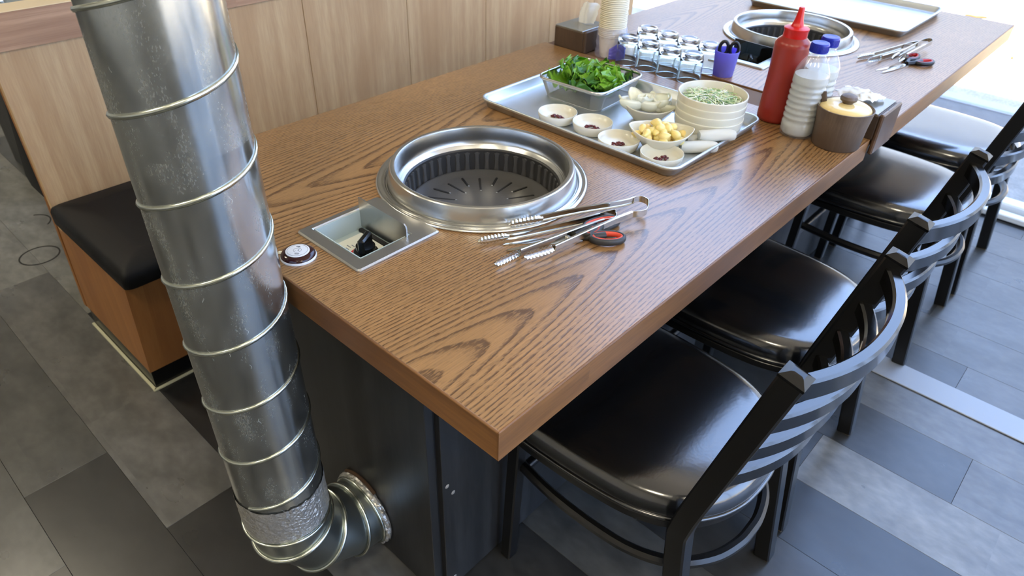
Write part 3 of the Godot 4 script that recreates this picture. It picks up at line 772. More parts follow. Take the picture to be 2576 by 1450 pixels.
func call_button():
	var t := thing("call_button", "round maroon call button with a white printed centre", "button", Vector3(-0.4795, T, -0.0460)); t.scale = Vector3(1.32, 1.1, 1.32)
	var st := S(); lathe(st, [Vector2(0, 0.0), Vector2(0.0212, 0.0), Vector2(0.0216, 0.0015), Vector2(0.0210, 0.0035), Vector2(0.019, 0.004)], 48); obj("base_ring", st, M.white_gloss, t)
	st = S(); lathe(st, [Vector2(0.0206, 0.0030), Vector2(0.0203, 0.0052), Vector2(0.0186, 0.0078), Vector2(0.0150, 0.0094), Vector2(0.0142, 0.0096), Vector2(0, 0.0096)], 48); obj("button_cap", st, M.maroon, t)
	st = S(); lathe(st, [Vector2(0.0143, 0.0090), Vector2(0.0140, 0.0103), Vector2(0.0125, 0.0107), Vector2(0, 0.0108)], 48)
	var disc := obj("label_disc", st, M.white_gloss, t)
	st = S(); tube(st, circle_pts(Vector3(0, 0.0109, 0), 0.0046, 28), 0.0002, 5, true); tube(st, circle_pts(Vector3(0, 0.0108, 0), 0.0120, 36), 0.0002, 5, true); obj("printed_ring", st, M.print_grey, disc)
	st = S()
	for q in [[-0.0010, -0.0082, 0.0045, 0.0016], [0.0008, -0.0065, 0.0030, 0.0010], [0.0012, 0.0, 0.0016, 0.0022], [-0.0024, 0.0012, 0.0008, 0.0006], [0.0012, 0.0074, 0.0056, 0.0008], [0.0012, 0.0088, 0.0048, 0.0007]]:
		bx(st, Vector3(q[0], 0.0109, q[1]), Vector3(q[2], 0.0003, q[3]), 0.0001, Transform3D(Basis(Vector3.UP, 0.75), Vector3.ZERO))
	obj("print", st, M.print_grey, disc)
	st = S(); bx(st, Vector3(0, 0.0045, 0), Vector3(0.009, 0.003, 0.006), 0.0014, Transform3D(Basis(Vector3.UP, 0.8), Vector3(-0.0150, 0.001, 0.0128))); obj("tab", st, mat(Color(0.82, 0.78, 0.66), 0.4), t)

# ------------------------------------------------------------------ trays and food
func sheet_pan(label: String, c: Vector3, w: float, d: float):
	var t := thing("sheet_tray", label, "tray", c)
	var st := S(); var rings := []
	for q in [[0.0165, 0.0003], [0.0115, 0.0015], [0.0045, 0.0165], [0.0012, 0.0172], [0.0, 0.0195], [0.0008, 0.0222], [0.0030, 0.0236], [0.0052, 0.0228], [0.0068, 0.0205], [0.0130, 0.0045], [0.0165, 0.0025], [0.021, 0.0020]]:
		rings.append(ring_at(rr(w - 2 * q[0], d - 2 * q[0], maxf(0.032 - q[0], 0.012), 7), q[1]))
	loft(st, rings, true, true, true); obj("pan", st, M.tray, t)
	st = S(); var p := []
	for q in rr(w - 0.004, d - 0.004, 0.03, 7): p.append(Vector3(q.x, 0.0212, q.y))
	tube(st, p, 0.0027, 8, true); obj("rolled_rim", st, M.tray, t)

func trays():
	sheet_pan("large aluminium tray holding the lettuce basket, dishes and bowls", Vector3(-0.4615, T, -0.8755), 0.527, 0.375)
	sheet_pan("empty aluminium tray at the window end of the far table", Vector3(-0.470, T, -2.215), 0.527, 0.415)

func leaf_outline(L: float, W: float, n := 40, pinch := 1.25) -> Array:
	var o := []
	for i in n:
		var a := TAU * i / n; var s := sin(a)
		o.append(Vector2(cos(a) * L / 2, signf(s) * pow(absf(s), pinch) * W / 2))
	return o

func leaf_dish(at: Vector3, turn: float, label: String) -> Node3D:
	var t := thing("leaf_dish", label, "dish", at, turn)
	var st := S(); var rings := []
	for q in [[0.050, 0.045, 0.0, 1.0], [0.066, 0.058, 0.003, 1.05], [0.104, 0.086, 0.020, 1.15], [0.130, 0.106, 0.0335, 1.25], [0.134, 0.109, 0.0365, 1.25], [0.131, 0.1065, 0.0375, 1.25], [0.126, 0.102, 0.0345, 1.25], [0.100, 0.082, 0.020, 1.15], [0.060, 0.052, 0.006, 1.05], [0.02, 0.018, 0.0045, 1.0]]:
		var r := []
		for p in leaf_outline(q[0], q[1], 40, q[3]): r.append(Vector3(p.x, q[2] + (0.010 * pow(absf(p.x) / 0.067, 3.0) if q[2] > 0.015 else 0.0), p.y))
		rings.append(r)
	loft(st, rings, true, true, true); obj("dish", st, M.melamine, t)
	return t

func tray_food():
	var F := T + 0.0021
	# four sauce dishes along the front edge
	var where := ["leftmost, in front of the lettuce basket", "second from the left on the tray", "third from the left beside the garlic dish", "rightmost, by the tray's near rim"]
	var spots := [Vector3(-0.5380, F, -0.7540), Vector3(-0.4500, F, -0.7660), Vector3(-0.3600, F, -0.7370), Vector3(-0.2600, F, -0.7440)]
	var first: Node3D
	for i in 4:
		var lab: String = "white sauce dish with red-brown paste, " + where[i]
		if i == 0:
			first = thing("sauce_dish", lab, "dish", spots[0], 0.0, "round white sauce dishes")
			var st := S(); lathe(st, [Vector2(0, 0.0), Vector2(0.034, 0.0), Vector2(0.0365, 0.0012), Vector2(0.0402, 0.0050), Vector2(0.0428, 0.0140), Vector2(0.0437, 0.0208), Vector2(0.0432, 0.0222), Vector2(0.0416, 0.0222), Vector2(0.0385, 0.0150), Vector2(0.0320, 0.0098), Vector2(0.022, 0.0078), Vector2(0, 0.0072)], 48, Transform3D(), 70)
			obj("dish", st, M.melamine, first)
		else: dup(first, spots[i], 0.0, lab, "round white sauce dishes")
		var p := thing("sauce", "dab of red-brown paste in the dish " + where[i], "sauce", spots[i] + Vector3(0.004, 0.0078, 0.004), 0.4 * i, "dabs of paste in the sauce dishes")
		var st := S(); var r := RandomNumberGenerator.new(); r.seed = 20 + i
		for k in 26:
			var a := r.randf() * TAU; var d := sqrt(r.randf()) * 0.011; var s := r.randf_range(0.0018, 0.0036)
			var pr := []
			for m in 6: pr.append(Vector2(sin(PI * m / 5.0) * s, -cos(PI * m / 5.0) * s * 0.8))
			lathe(st, pr, 8, place(cos(a) * d * 1.5, 0.0012 + (0.011 - d) * 0.28 + s * 0.3, sin(a) * d * 0.8))
		obj("paste", st, M.paste, p)
	# wire basket
	var bt := thing("wire_basket", "fine stainless wire mesh basket with a smooth rim, holding lettuce", "basket", Vector3(-0.583, F, -0.930), 0.05)
	var st := S(); var rim := []
	for p in rr(0.182, 0.190, 0.026, 8): rim.append(Vector3(p.x, 0.048, p.y))
	sweep(st, rim, round_sec(0.0028, 8, 0.0040), true, Vector3.UP); obj("rim", st, M.steel, bt)
	st = S()
	var top := rr(0.180, 0.188, 0.025, 30); var bot := rr(0.152, 0.160, 0.020, 30)
	var levels := []
	for i in 17:
		var k := i / 16.0; var ring := []
		for j in top.size():
			var q: Vector2 = bot[j].lerp(top[j], k); ring.append(Vector3(q.x, 0.0012 + 0.046 * k, q.y))
		levels.append(ring)
	for i in range(0, 17): tube(st, levels[i], 0.0003, 3, true)
	for j in top.size():                                           # close wires on the corners, then fill the straight sides
		tube(st, [levels[0][j], levels[16][j]], 0.00026, 3)
	for s in 4:
		for i in 46:
			var u := -0.5 + (i + 0.5) / 46.0
			var a: Vector3; var b: Vector3
			if s < 2:
				a = Vector3(u * 0.112, 0.0012, 0.080 * (1 if s == 0 else -1)); b = Vector3(u * 0.130, 0.0472, 0.094 * (1 if s == 0 else -1))
			else:
				a = Vector3(0.076 * (1 if s == 2 else -1), 0.0012, u * 0.120); b = Vector3(0.090 * (1 if s == 2 else -1), 0.0472, u * 0.138)
			tube(st, [a, b], 0.00026, 3)
	for i in 50:
		var u := -0.5 + (i + 0.5) / 50.0
		tube(st, [Vector3(u * 0.146, 0.0012, -0.078), Vector3(u * 0.146, 0.0012, 0.078)], 0.00026, 3)
		tube(st, [Vector3(-0.074, 0.0012, u * 0.154), Vector3(0.074, 0.0012, u * 0.154)], 0.00026, 3)
	obj("mesh", st, M.steel_soft, bt)
	st = S(); rim = []
	for p in rr(0.150, 0.158, 0.02, 6): rim.append(Vector3(p.x, 0.0014, p.y))
	tube(st, rim, 0.0014, 6, true); obj("base_wire", st, M.steel, bt)
	lettuce(bt.transform)
	# onion and garlic dishes
	var od := leaf_dish(Vector3(-0.399, F, -0.9050), 0.62, "white leaf-shaped dish heaped with raw onion slices")
	onions(od.transform)
	var gd := leaf_dish(Vector3(-0.3010, F, -0.7990), 0.62, "white leaf-shaped dish heaped with peeled garlic cloves")
	garlic(gd.transform)
	# stacked bowls
	var bowl: Node3D
	var pos := ["top bowl of the white stack, filled with shredded scallion", "second white bowl from the top of the stack", "third white bowl from the top of the stack", "lowest white bowl of the stack, standing on the tray"]
	for i in 4:
		var y := F + 0.0125 * (3 - i) * 1.0 + (0.008 if i == 0 else 0.0)
		if i == 0:
			bowl = thing("bowl", pos[0], "bowl", Vector3(-0.2765, F + 0.047, -0.9510), 0.0, "stacked white bowls")
			st = S(); lathe(st, [Vector2(0, 0.0), Vector2(0.055, 0.0), Vector2(0.0580, 0.0012), Vector2(0.0650, 0.0040), Vector2(0.0695, 0.011), Vector2(0.0722, 0.0225), Vector2(0.0733, 0.034), Vector2(0.0738, 0.0375), Vector2(0.0735, 0.0392), Vector2(0.0715, 0.0396), Vector2(0.0698, 0.0375), Vector2(0.0672, 0.014), Vector2(0.062, 0.0070), Vector2(0, 0.0050)], 72, Transform3D(), 75)
			obj("bowl", st, M.melamine, bowl)
			st = S()
			lathe(st, [Vector2(0.0692, 0.0236), Vector2(0.0703, 0.0246), Vector2(0.0705, 0.0254), Vector2(0.0701, 0.0262)], 72); obj("moulded_line", st, M.melamine, bowl)
		else: dup(bowl, Vector3(-0.2765 + 0.0008 * (i % 2), F + 0.047 - 0.01567 * i, -0.9510 + 0.0006 * i), 0.0, pos[i], "stacked white bowls")
	scallion(Vector3(-0.2765, F + 0.047, -0.9510))
	# rolled wet towels
	var towel: Node3D
	var tl := ["rolled white towel nearest the tray's front corner", "rolled white towel lying in the middle of the three", "rolled white towel lying beside the stacked bowls"]
	var tp := [Vector3(-0.2310, F + 0.0125, -0.8380), Vector3(-0.2390, F + 0.0125, -0.8750), Vector3(-0.2310, F + 0.0300, -0.8900)]
	tp[2] = Vector3(-0.2160, F + 0.0300, -0.8790)
	for i in 3:
		if i == 0:
			towel = thing("rolled_towel", tl[0], "towel", tp[0], -0.42 + PI / 2, "rolled white towels on the tray")
			st = S(); var rings := []
			for k in 11:
				var z := -0.038 + 0.0076 * k; var ring := []
				for m in 20:
					var a := TAU * m / 20; var rad := 0.0118 + 0.0009 * sin(a * 3 + k * 0.7) - (0.0022 if k in [0, 10] else 0.0)
					ring.append(Vector3(cos(a) * rad * 1.12, sin(a) * rad, z))
				rings.append(ring)
			loft(st, rings, true, true, true); obj("roll", st, M.towel, towel)
			st = S(); var sp := []
			for m in 40: sp.append(Vector3(cos(m * 0.42) * (0.0012 + m * 0.00022), sin(m * 0.42) * (0.0012 + m * 0.0002), 0.0382))
			tube(st, sp, 0.0006, 5); obj("spiral_end", st, M.towel, towel)
			towel.rotation.y = 2.36
		else: dup(towel, tp[i], 2.36 + [0, -0.03, 0.05][i], tl[i], "rolled white towels on the tray")

func lettuce(xf: Transform3D):
	var r := RandomNumberGenerator.new(); r.seed = 31
	var kinds := []
	for kind in 3:
		var W := [0.050, 0.058, 0.046][kind] as float; var L := [0.085, 0.095, 0.080][kind] as float
		var n := noise(60 + kind, 18.0, 2)
		var g := []
		for j in 19:
			var v := j / 18.0; var row := []
			var w := W * (0.22 + 0.95 * pow(sin(minf(v * 0.62 + 0.08, 0.5) * PI), 1.0)) * (1.0 if v < 0.85 else sqrt(maxf(0.0, 1.0 - pow((v - 0.85) / 0.16, 2.0))) * 0.8 + 0.2)
			for i in 23:
				var u := (i - 11) / 11.0
				var ruf := pow(absf(u), 1.6) * (0.35 + 0.65 * v) * 0.0155
				var y := sin(v * 40.0 + signf(u) * 1.1 + u * 4.0) * ruf + 0.020 * u * u + 0.012 * sin(v * 2.2) + 0.004 * n.get_noise_2d(u * 0.5, v)
				var top := 0.0
				if v > 0.75: top = sin(u * 14.0) * 0.007 * (v - 0.75) * 4.0
				row.append(Vector3(u * w, y + top, v * L + 0.006 * cos(u * 9.0) * v))
			g.append(row)
		var st := S()
		for j in 18:
			for i in 22:
				var o := Vector3(0, 0.0006, 0)
				quad(st, g[j][i], g[j + 1][i], g[j + 1][i + 1], g[j][i + 1], 1)
				quad(st, g[j][i] - o, g[j][i + 1] - o, g[j + 1][i + 1] - o, g[j + 1][i] - o, 2)
		st.generate_normals(); st.index()
		var rib := S(); var pts := []
		for j in 15: pts.append(g[j][11] + Vector3(0, 0.0007, 0))
		sweep(rib, pts, round_sec(0.0022, 6, 0.0012), false, Vector3.UP); rib.generate_normals(); rib.index()
		kinds.append([st.commit(), rib.commit()])
	var first := []
	var N := 15
	for i in N:
		var k := i % 3
		var a := i / float(N - 1)
		var p := Vector3(lerpf(-0.045, 0.048, a) + r.randf_range(-0.008, 0.008), 0.004 + r.randf_range(0, 0.006), lerpf(-0.002, 0.028, r.randf()) - 0.012)
		var lab := "ruffled green lettuce leaf heaped in the wire basket"
		var t := thing("lettuce_leaf", lab, "lettuce", Vector3.ZERO, 0.0, "lettuce leaves in the wire basket")
		var o := MeshInstance3D.new(); o.name = "blade"; o.mesh = kinds[k][0]; o.material_override = M.leaf if i % 4 != 3 else M.leaf_dark; t.add_child(o)
		var q := MeshInstance3D.new(); q.name = "rib"; q.mesh = kinds[k][1]; q.material_override = M.leaf_rib; t.add_child(q)
		var b := Basis(Vector3.UP, r.randf_range(-0.6, 0.6) + (PI if i % 5 == 4 else 0.0)) * Basis(Vector3.RIGHT, -r.randf_range(0.55, 1.15)) * Basis(Vector3.BACK, r.randf_range(-0.5, 0.5))
		t.transform = xf * Transform3D(b.scaled(Vector3.ONE * r.randf_range(0.66, 0.84)), p)
	for i in 6:                                                   # flatter leaves underneath
		var t := thing("lettuce_leaf", "darker green lettuce leaf lying low in the wire basket", "lettuce", Vector3.ZERO, 0.0, "lower lettuce leaves in the wire basket")
		var o := MeshInstance3D.new(); o.name = "blade"; o.mesh = kinds[i % 3][0]; o.material_override = M.leaf_dark if i % 2 else M.leaf; t.add_child(o)
		t.transform = xf * Transform3D(Basis(Vector3.UP, i * 1.05) * Basis(Vector3.RIGHT, -0.12), Vector3(-0.040 + 0.016 * i, 0.006 + 0.003 * (i % 3), -0.02 + 0.01 * (i % 3)))

func onions(xf: Transform3D):
	var meshes := []
	for k in 2:
		var st := S(); var R := 0.038 + 0.006 * k; var rings := []
		for i in 17:
			var u := -1.0 + i / 8.0; var a := u * 1.05
			var hh := 0.0175 * sqrt(maxf(0.02, 1.0 - u * u * 0.98)); var ring := []
			for q in [[-1.0, 0.0], [-0.6, -0.0008], [0.0, -0.0011], [0.6, -0.0008], [1.0, 0.0], [0.6, 0.0014], [0.0, 0.0022], [-0.6, 0.0014]]:
				var cup: float = 0.30 * hh * (1.0 - q[0] * q[0]); var rad: float = R - cup * -1.0 + q[1] - 0.004
				ring.append(Vector3(sin(a) * rad, q[0] * hh, cos(a) * rad - R))
			rings.append(ring)
		loft(st, rings, true, true, true); st.generate_normals(); st.index(); meshes.append(st.commit())
	var r := RandomNumberGenerator.new(); r.seed = 41
	var sp := [[-0.036, 0.030, 0.004, 0.3, 1.3], [-0.020, 0.032, -0.010, 1.9, 1.1], [-0.004, 0.036, 0.006, 0.9, 0.9], [0.012, 0.036, -0.006, 2.6, 0.7], [0.030, 0.032, 0.004, 1.5, 1.0], [-0.026, 0.030, 0.020, 0.5, 0.5], [0.002, 0.030, 0.022, 0.1, 0.5], [0.026, 0.028, 0.018, -0.4, 0.6], [-0.010, 0.024, -0.024, 3.0, 0.4], [0.020, 0.026, -0.022, 2.4, 0.5], [0.040, 0.030, -0.002, 1.2, 0.3]]
	for i in sp.size():
		var q: Array = sp[i]
		var t := thing("onion_slice", "pale curved slice of raw onion heaped in the leaf-shaped dish", "onion", Vector3.ZERO, 0.0, "onion slices in the dish")
		var o := MeshInstance3D.new(); o.name = "slice"; o.mesh = meshes[i % 2]; o.material_override = M.onion; t.add_child(o)
		t.transform = xf * Transform3D(Basis(Vector3.UP, q[3]) * Basis(Vector3.RIGHT, q[4]) * Basis(Vector3.BACK, r.randf_range(-0.3, 0.3)), Vector3(q[0] * 1.05, q[1] + 0.006, q[2]))

func garlic(xf: Transform3D):
	var meshes := []
	for k in 3:
		var st := S(); var rings := []
		for i in 10:
			var v := i / 9.0; var rad := 0.0086 * pow(sin(PI * clampf(pow(v, 0.78) * 0.96 + 0.02, 0.0, 1.0)), 0.8) + 0.0004; var ring := []
			for m in 14:
				var a := TAU * m / 14; var f := 1.0 - 0.13 * maxf(0.0, cos(a)) * k * 0.5
				ring.append(Vector3(cos(a) * rad * f + 0.0025 * sin(v * 3.0) * (k - 1), v * 0.0250, sin(a) * rad))
			rings.append(ring)
		loft(st, rings, true, true, true); st.generate_normals(); st.index(); meshes.append(st.commit())
	var r := RandomNumberGenerator.new(); r.seed = 53
	var n := 0
	for layer in [[7, 0.026, 0.014], [14, 0.047, 0.026], [13, 0.038, 0.038], [4, 0.012, 0.045]]:
		for i in layer[0]:
			var a: float = TAU * (i + r.randf() * 0.5) / layer[0]; var d: float = layer[1] * (0.45 + 0.55 * float(i % 2 if layer[0] > 8 else 1)) * r.randf_range(0.85, 1.05)
			var t := thing("garlic_clove", "peeled yellow-white garlic clove heaped in the leaf-shaped dish", "garlic", Vector3.ZERO, 0.0, "garlic cloves in the dish")
			var o := MeshInstance3D.new(); o.name = "clove"; o.mesh = meshes[n % 3]; o.material_override = M.garlic; o.position.y = -0.011; t.add_child(o)
			t.transform = xf * Transform3D(Basis(Vector3.UP, r.randf() * TAU) * Basis(Vector3.RIGHT, r.randf_range(0.9, 1.9)), Vector3(cos(a) * d * 1.08, layer[2] + r.randf_range(-0.002, 0.003), sin(a) * d * 0.82))
			n += 1

func scallion(at: Vector3):
	var t := thing("scallion_salad", "finely shredded green and white scallion filling the top bowl", "scallion", at)
	var r := RandomNumberGenerator.new(); r.seed = 67
	var st := S()
	var cols := [Color(0.16, 0.33, 0.10), Color(0.33, 0.50, 0.17), Color(0.62, 0.72, 0.42), Color(0.84, 0.87, 0.74), Color(0.80, 0.80, 0.52), Color(0.88, 0.90, 0.84)]
	for i in 620:
		var a := r.randf() * TAU; var d := sqrt(r.randf()) * 0.056
		var p := Vector3(cos(a) * d, 0.017 + 0.013 * (1.0 - pow(d / 0.062, 2.0)) + r.randf_range(-0.004, 0.004), sin(a) * d)
		var dir := r.randf() * TAU; var len := r.randf_range(0.014, 0.036); var bend := r.randf_range(-1.6, 1.6); var lift := r.randf_range(-0.25, 0.45)
		var pts := []; var q := p
		for k in 6:
			pts.append(q); q += Vector3(cos(dir), lift * (1.0 - k * 0.4), sin(dir)) * len / 5.0; dir += bend / 5.0
			var rad := Vector2(q.x, q.z).length()
			if rad > 0.064: q.x *= 0.064 / rad; q.z *= 0.064 / rad
		st.set_color((cols[r.randi() % 6] as Color))
		sweep(st, pts, round_sec(0.0010, 4, 0.0005), false, Vector3.UP, false)
	st.set_color(Color(0.80, 0.83, 0.5)); var loop := []
	for k in 17: loop.append(Vector3(0.012 + 0.011 * cos(k * 0.36) , 0.036 + 0.013 * sin(k * 0.36), -0.044 + 0.004 * k / 16.0))
	sweep(st, loop, round_sec(0.0008, 5), false)
	var o := obj("shreds", st, M.vcol, t); o.set_meta("kind", "stuff")
	st = S(); lathe(st, [Vector2(0.0640, 0.012), Vector2(0.060, 0.017), Vector2(0.03, 0.026), Vector2(0, 0.028)], 32); obj("heap", st, mat(Color(0.50, 0.58, 0.36), 0.6), t)

# ------------------------------------------------------------------ bottles, jar, dispensers
func condiments():
	var t := thing("squeeze_bottle", "red squeeze bottle with a pointed red nozzle, standing beside the water bottles", "bottle", Vector3(-0.2035, T, -1.1300))
	var st := S(); lathe(st, [Vector2(0, 0.0), Vector2(0.0330, 0.0), Vector2(0.0375, 0.003), Vector2(0.0385, 0.010), Vector2(0.0372, 0.05), Vector2(0.0362, 0.10), Vector2(0.0366, 0.14), Vector2(0.0376, 0.166), Vector2(0.0370, 0.172), Vector2(0.033, 0.178), Vector2(0.026, 0.184), Vector2(0.0235, 0.187)], 48, Transform3D(), 50); obj("body", st, M.ketchup, t)
	st = S(); lathe(st, [Vector2(0.0225, 0.184), Vector2(0.0252, 0.1855), Vector2(0.0250, 0.199), Vector2(0.0262, 0.2005), Vector2(0.0262, 0.2035), Vector2(0.0240, 0.2050), Vector2(0.0150, 0.2065), Vector2(0.0125, 0.2085), Vector2(0.0090, 0.220), Vector2(0.0066, 0.236), Vector2(0.0060, 0.2445), Vector2(0.0050, 0.2455), Vector2(0.0, 0.2455)], 40, Transform3D(), 45); obj("nozzle_cap", st, M.ketchup_cap, t)
	var first: Node3D
	for i in 2:
		var lab: String = ["ribbed clear plastic water bottle with blue cap, in front of its twin", "ribbed clear plastic water bottle with blue cap, half hidden behind its twin"][i]
		if i == 0:
			first = thing("water_bottle", lab, "bottle", Vector3(-0.1300, T, -1.0840), 0.0, "water bottles")
			st = S(); var prof := [Vector2(0, 0.004), Vector2(0.020, 0.0045), Vector2(0.0290, 0.0), Vector2(0.0340, 0.003), Vector2(0.0358, 0.010), Vector2(0.0358, 0.032)]
			for k in 7:
				var y := 0.036 + k * 0.0125; prof.append(Vector2(0.0335, y)); prof.append(Vector2(0.0346, y + 0.003)); prof.append(Vector2(0.0366, y + 0.0065)); prof.append(Vector2(0.0354, y + 0.010))
			for q in [[0.0362, 0.128], [0.0355, 0.136], [0.0325, 0.146], [0.0265, 0.158], [0.0195, 0.1685], [0.0165, 0.173], [0.0160, 0.176], [0.0185, 0.1765], [0.0185, 0.1785], [0.0150, 0.179], [0.0150, 0.186]]: prof.append(Vector2(q[0], q[1]))
			lathe(st, prof, 48, Transform3D(), 80); obj("shell", st, M.pet, first)
			st = S(); prof = [Vector2(0, 0.006), Vector2(0.0285, 0.004), Vector2(0.0340, 0.010), Vector2(0.0342, 0.032)]
			for k in 7:
				var y := 0.036 + k * 0.0125; prof.append(Vector2(0.0322, y)); prof.append(Vector2(0.0350, y + 0.0045)); prof.append(Vector2(0.0352, y + 0.0085))
			for q in [[0.0342, 0.126], [0.0338, 0.1325], [0.0, 0.134]]: prof.append(Vector2(q[0], q[1]))
			lathe(st, prof, 40, Transform3D(), 80); obj("contents", st, M.frosty, first)
			st = S(); var cp := []
			lathe(st, [Vector2(0.0158, 0.1795), Vector2(0.0182, 0.180), Vector2(0.0184, 0.1955), Vector2(0.0172, 0.1985), Vector2(0.0135, 0.1992), Vector2(0.012, 0.1985), Vector2(0, 0.1985)], 48)
			for k in 44:
				var a := TAU * k / 44.0; tube(st, [Vector3(cos(a) * 0.0184, 0.1815, sin(a) * 0.0184), Vector3(cos(a) * 0.0184, 0.1945, sin(a) * 0.0184)], 0.0005, 4)
			obj("cap", st, M.blue_cap, first)
		else: dup(first, Vector3(-0.1320, T, -1.1420), 0.7, lab, "water bottles")
	# wooden jar
	t = thing("condiment_jar", "brown wooden jar with a glazed yellow lid and dark knob", "jar", Vector3(-0.0465, T, -1.0960), 0.3)
	st = S()
	lathe(st, [Vector2(0, 0.0), Vector2(0.047, 0.0), Vector2(0.0490, 0.002), Vector2(0.0520, 0.045), Vector2(0.0565, 0.080), Vector2(0.0570, 0.0830), Vector2(0.0555, 0.0838), Vector2(0.0530, 0.080), Vector2(0.0490, 0.05), Vector2(0.046, 0.008), Vector2(0, 0.006)], 56, Transform3D(), 50); obj("body", st, M.jar_wood, t)
	st = S(); lathe(st, [Vector2(0.0525, 0.0765), Vector2(0.0515, 0.0815), Vector2(0.0480, 0.0850), Vector2(0.040, 0.0885), Vector2(0.028, 0.0905), Vector2(0.0, 0.0915)], 48); obj("lid", st, M.lid, t)
	st = S(); lathe(st, [Vector2(0.010, 0.0905), Vector2(0.0115, 0.0935), Vector2(0.0165, 0.0975), Vector2(0.0175, 0.1015), Vector2(0.0150, 0.1065), Vector2(0.0085, 0.1095), Vector2(0, 0.110)], 32); obj("knob", st, M.jar_wood, t)
	t = thing("spoon", "dark wooden spoon handle sticking out of the wooden jar", "spoon", Vector3(-0.0870, T + 0.062, -1.0830))
	st = S(); sweep(st, [Vector3(0.012, -0.040, -0.006), Vector3(0.006, -0.008, -0.004), Vector3(-0.002, 0.020, 0.0), Vector3(-0.0075, 0.040, 0.002), Vector3(-0.0085, 0.0445, 0.0025)], round_sec(0.0068, 10, 0.0032), false, Vector3.BACK, true, [0.5, 0.7, 1.0, 1.0, 0.5]); obj("handle", st, M.jar_wood, t)
	tissue_box(Vector3(-0.0480, T - 0.0010, -1.2320), "brown wooden napkin box at the aisle end, crumpled white tissue lying on it", true)
	tissue_box(Vector3(-0.8490, T - 0.0010, -1.2330), "brown wooden napkin box by the wall, white tissue standing up in it", false)

func tissue_box(at: Vector3, label: String, right: bool):
	var t := thing("napkin_box", label, "napkin box", at)
	var st := S(); bx(st, Vector3(0, 0.0275, 0), Vector3(0.103, 0.055, 0.116), 0.002); obj("body", st, M.box_wood, t)
	st = S(); bx(st, Vector3(-0.002, 0.0565, 0), Vector3(0.097, 0.003, 0.114), 0.001); obj("top_plate", st, M.box_top, t)
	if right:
		st = S(); bx(st, Vector3(0.0560, 0.0130, 0), Vector3(0.010, 0.092, 0.116), 0.003); obj("end_panel", st, M.panel_wood_lit, t)
	else:
		st = S(); bx(st, Vector3(0.0555, 0.0290, 0), Vector3(0.010, 0.060, 0.116), 0.003); obj("end_panel", st, M.box_wood, t)
	var n := noise(81 if right else 83, 30.0, 2)
	var lab := "crumpled white tissue lying flat on the aisle-end napkin box" if right else "white tissue standing upright out of the wall-side napkin box"
	var s := thing("tissue", lab, "tissue", at + Vector3(-0.022 if right else 0.004, 0.060, -0.004))
	st = S(); var g := []
	for j in 13:
		var row := []
		for i in 15:
			var u := (i - 7) / 7.0; var v := j / 12.0
			if right:
				row.append(Vector3(u * 0.046 + 0.006 * sin(v * 5), 0.003 + 0.013 * (1 - u * u) * (1.0 - pow(v * 2 - 1, 2)) + 0.006 * absf(n.get_noise_2d(u, v * 2)) + 0.003 * absf(sin(u * 6 + v * 3)), (v - 0.5) * 0.060 + 0.008 * n.get_noise_2d(u * 2, v) - 0.010 * absf(u)))
			else:
				row.append(Vector3(u * (0.028 + 0.004 * sin(v * 3)) + 0.003 * n.get_noise_2d(u, v), v * 0.056 * (1.0 - 0.16 * u * u) + 0.003 * u, 0.014 * cos(u * 2.4) * (0.35 + 0.5 * v) + 0.005 * sin(u * 7.0) * (0.4 + v * 0.6) - 0.006 - 0.016 * v * v))
		g.append(row)
	var o := Vector3(0, 0.0008, 0) if right else Vector3(0, 0, 0.0008)
	for j in 12:
		for i in 14:
			quad(st, g[j][i], g[j][i + 1], g[j + 1][i + 1], g[j + 1][i], 1)
			quad(st, g[j][i] - o, g[j + 1][i] - o, g[j + 1][i + 1] - o, g[j][i + 1] - o, 2)
	obj("sheet", st, M.tissue, s)

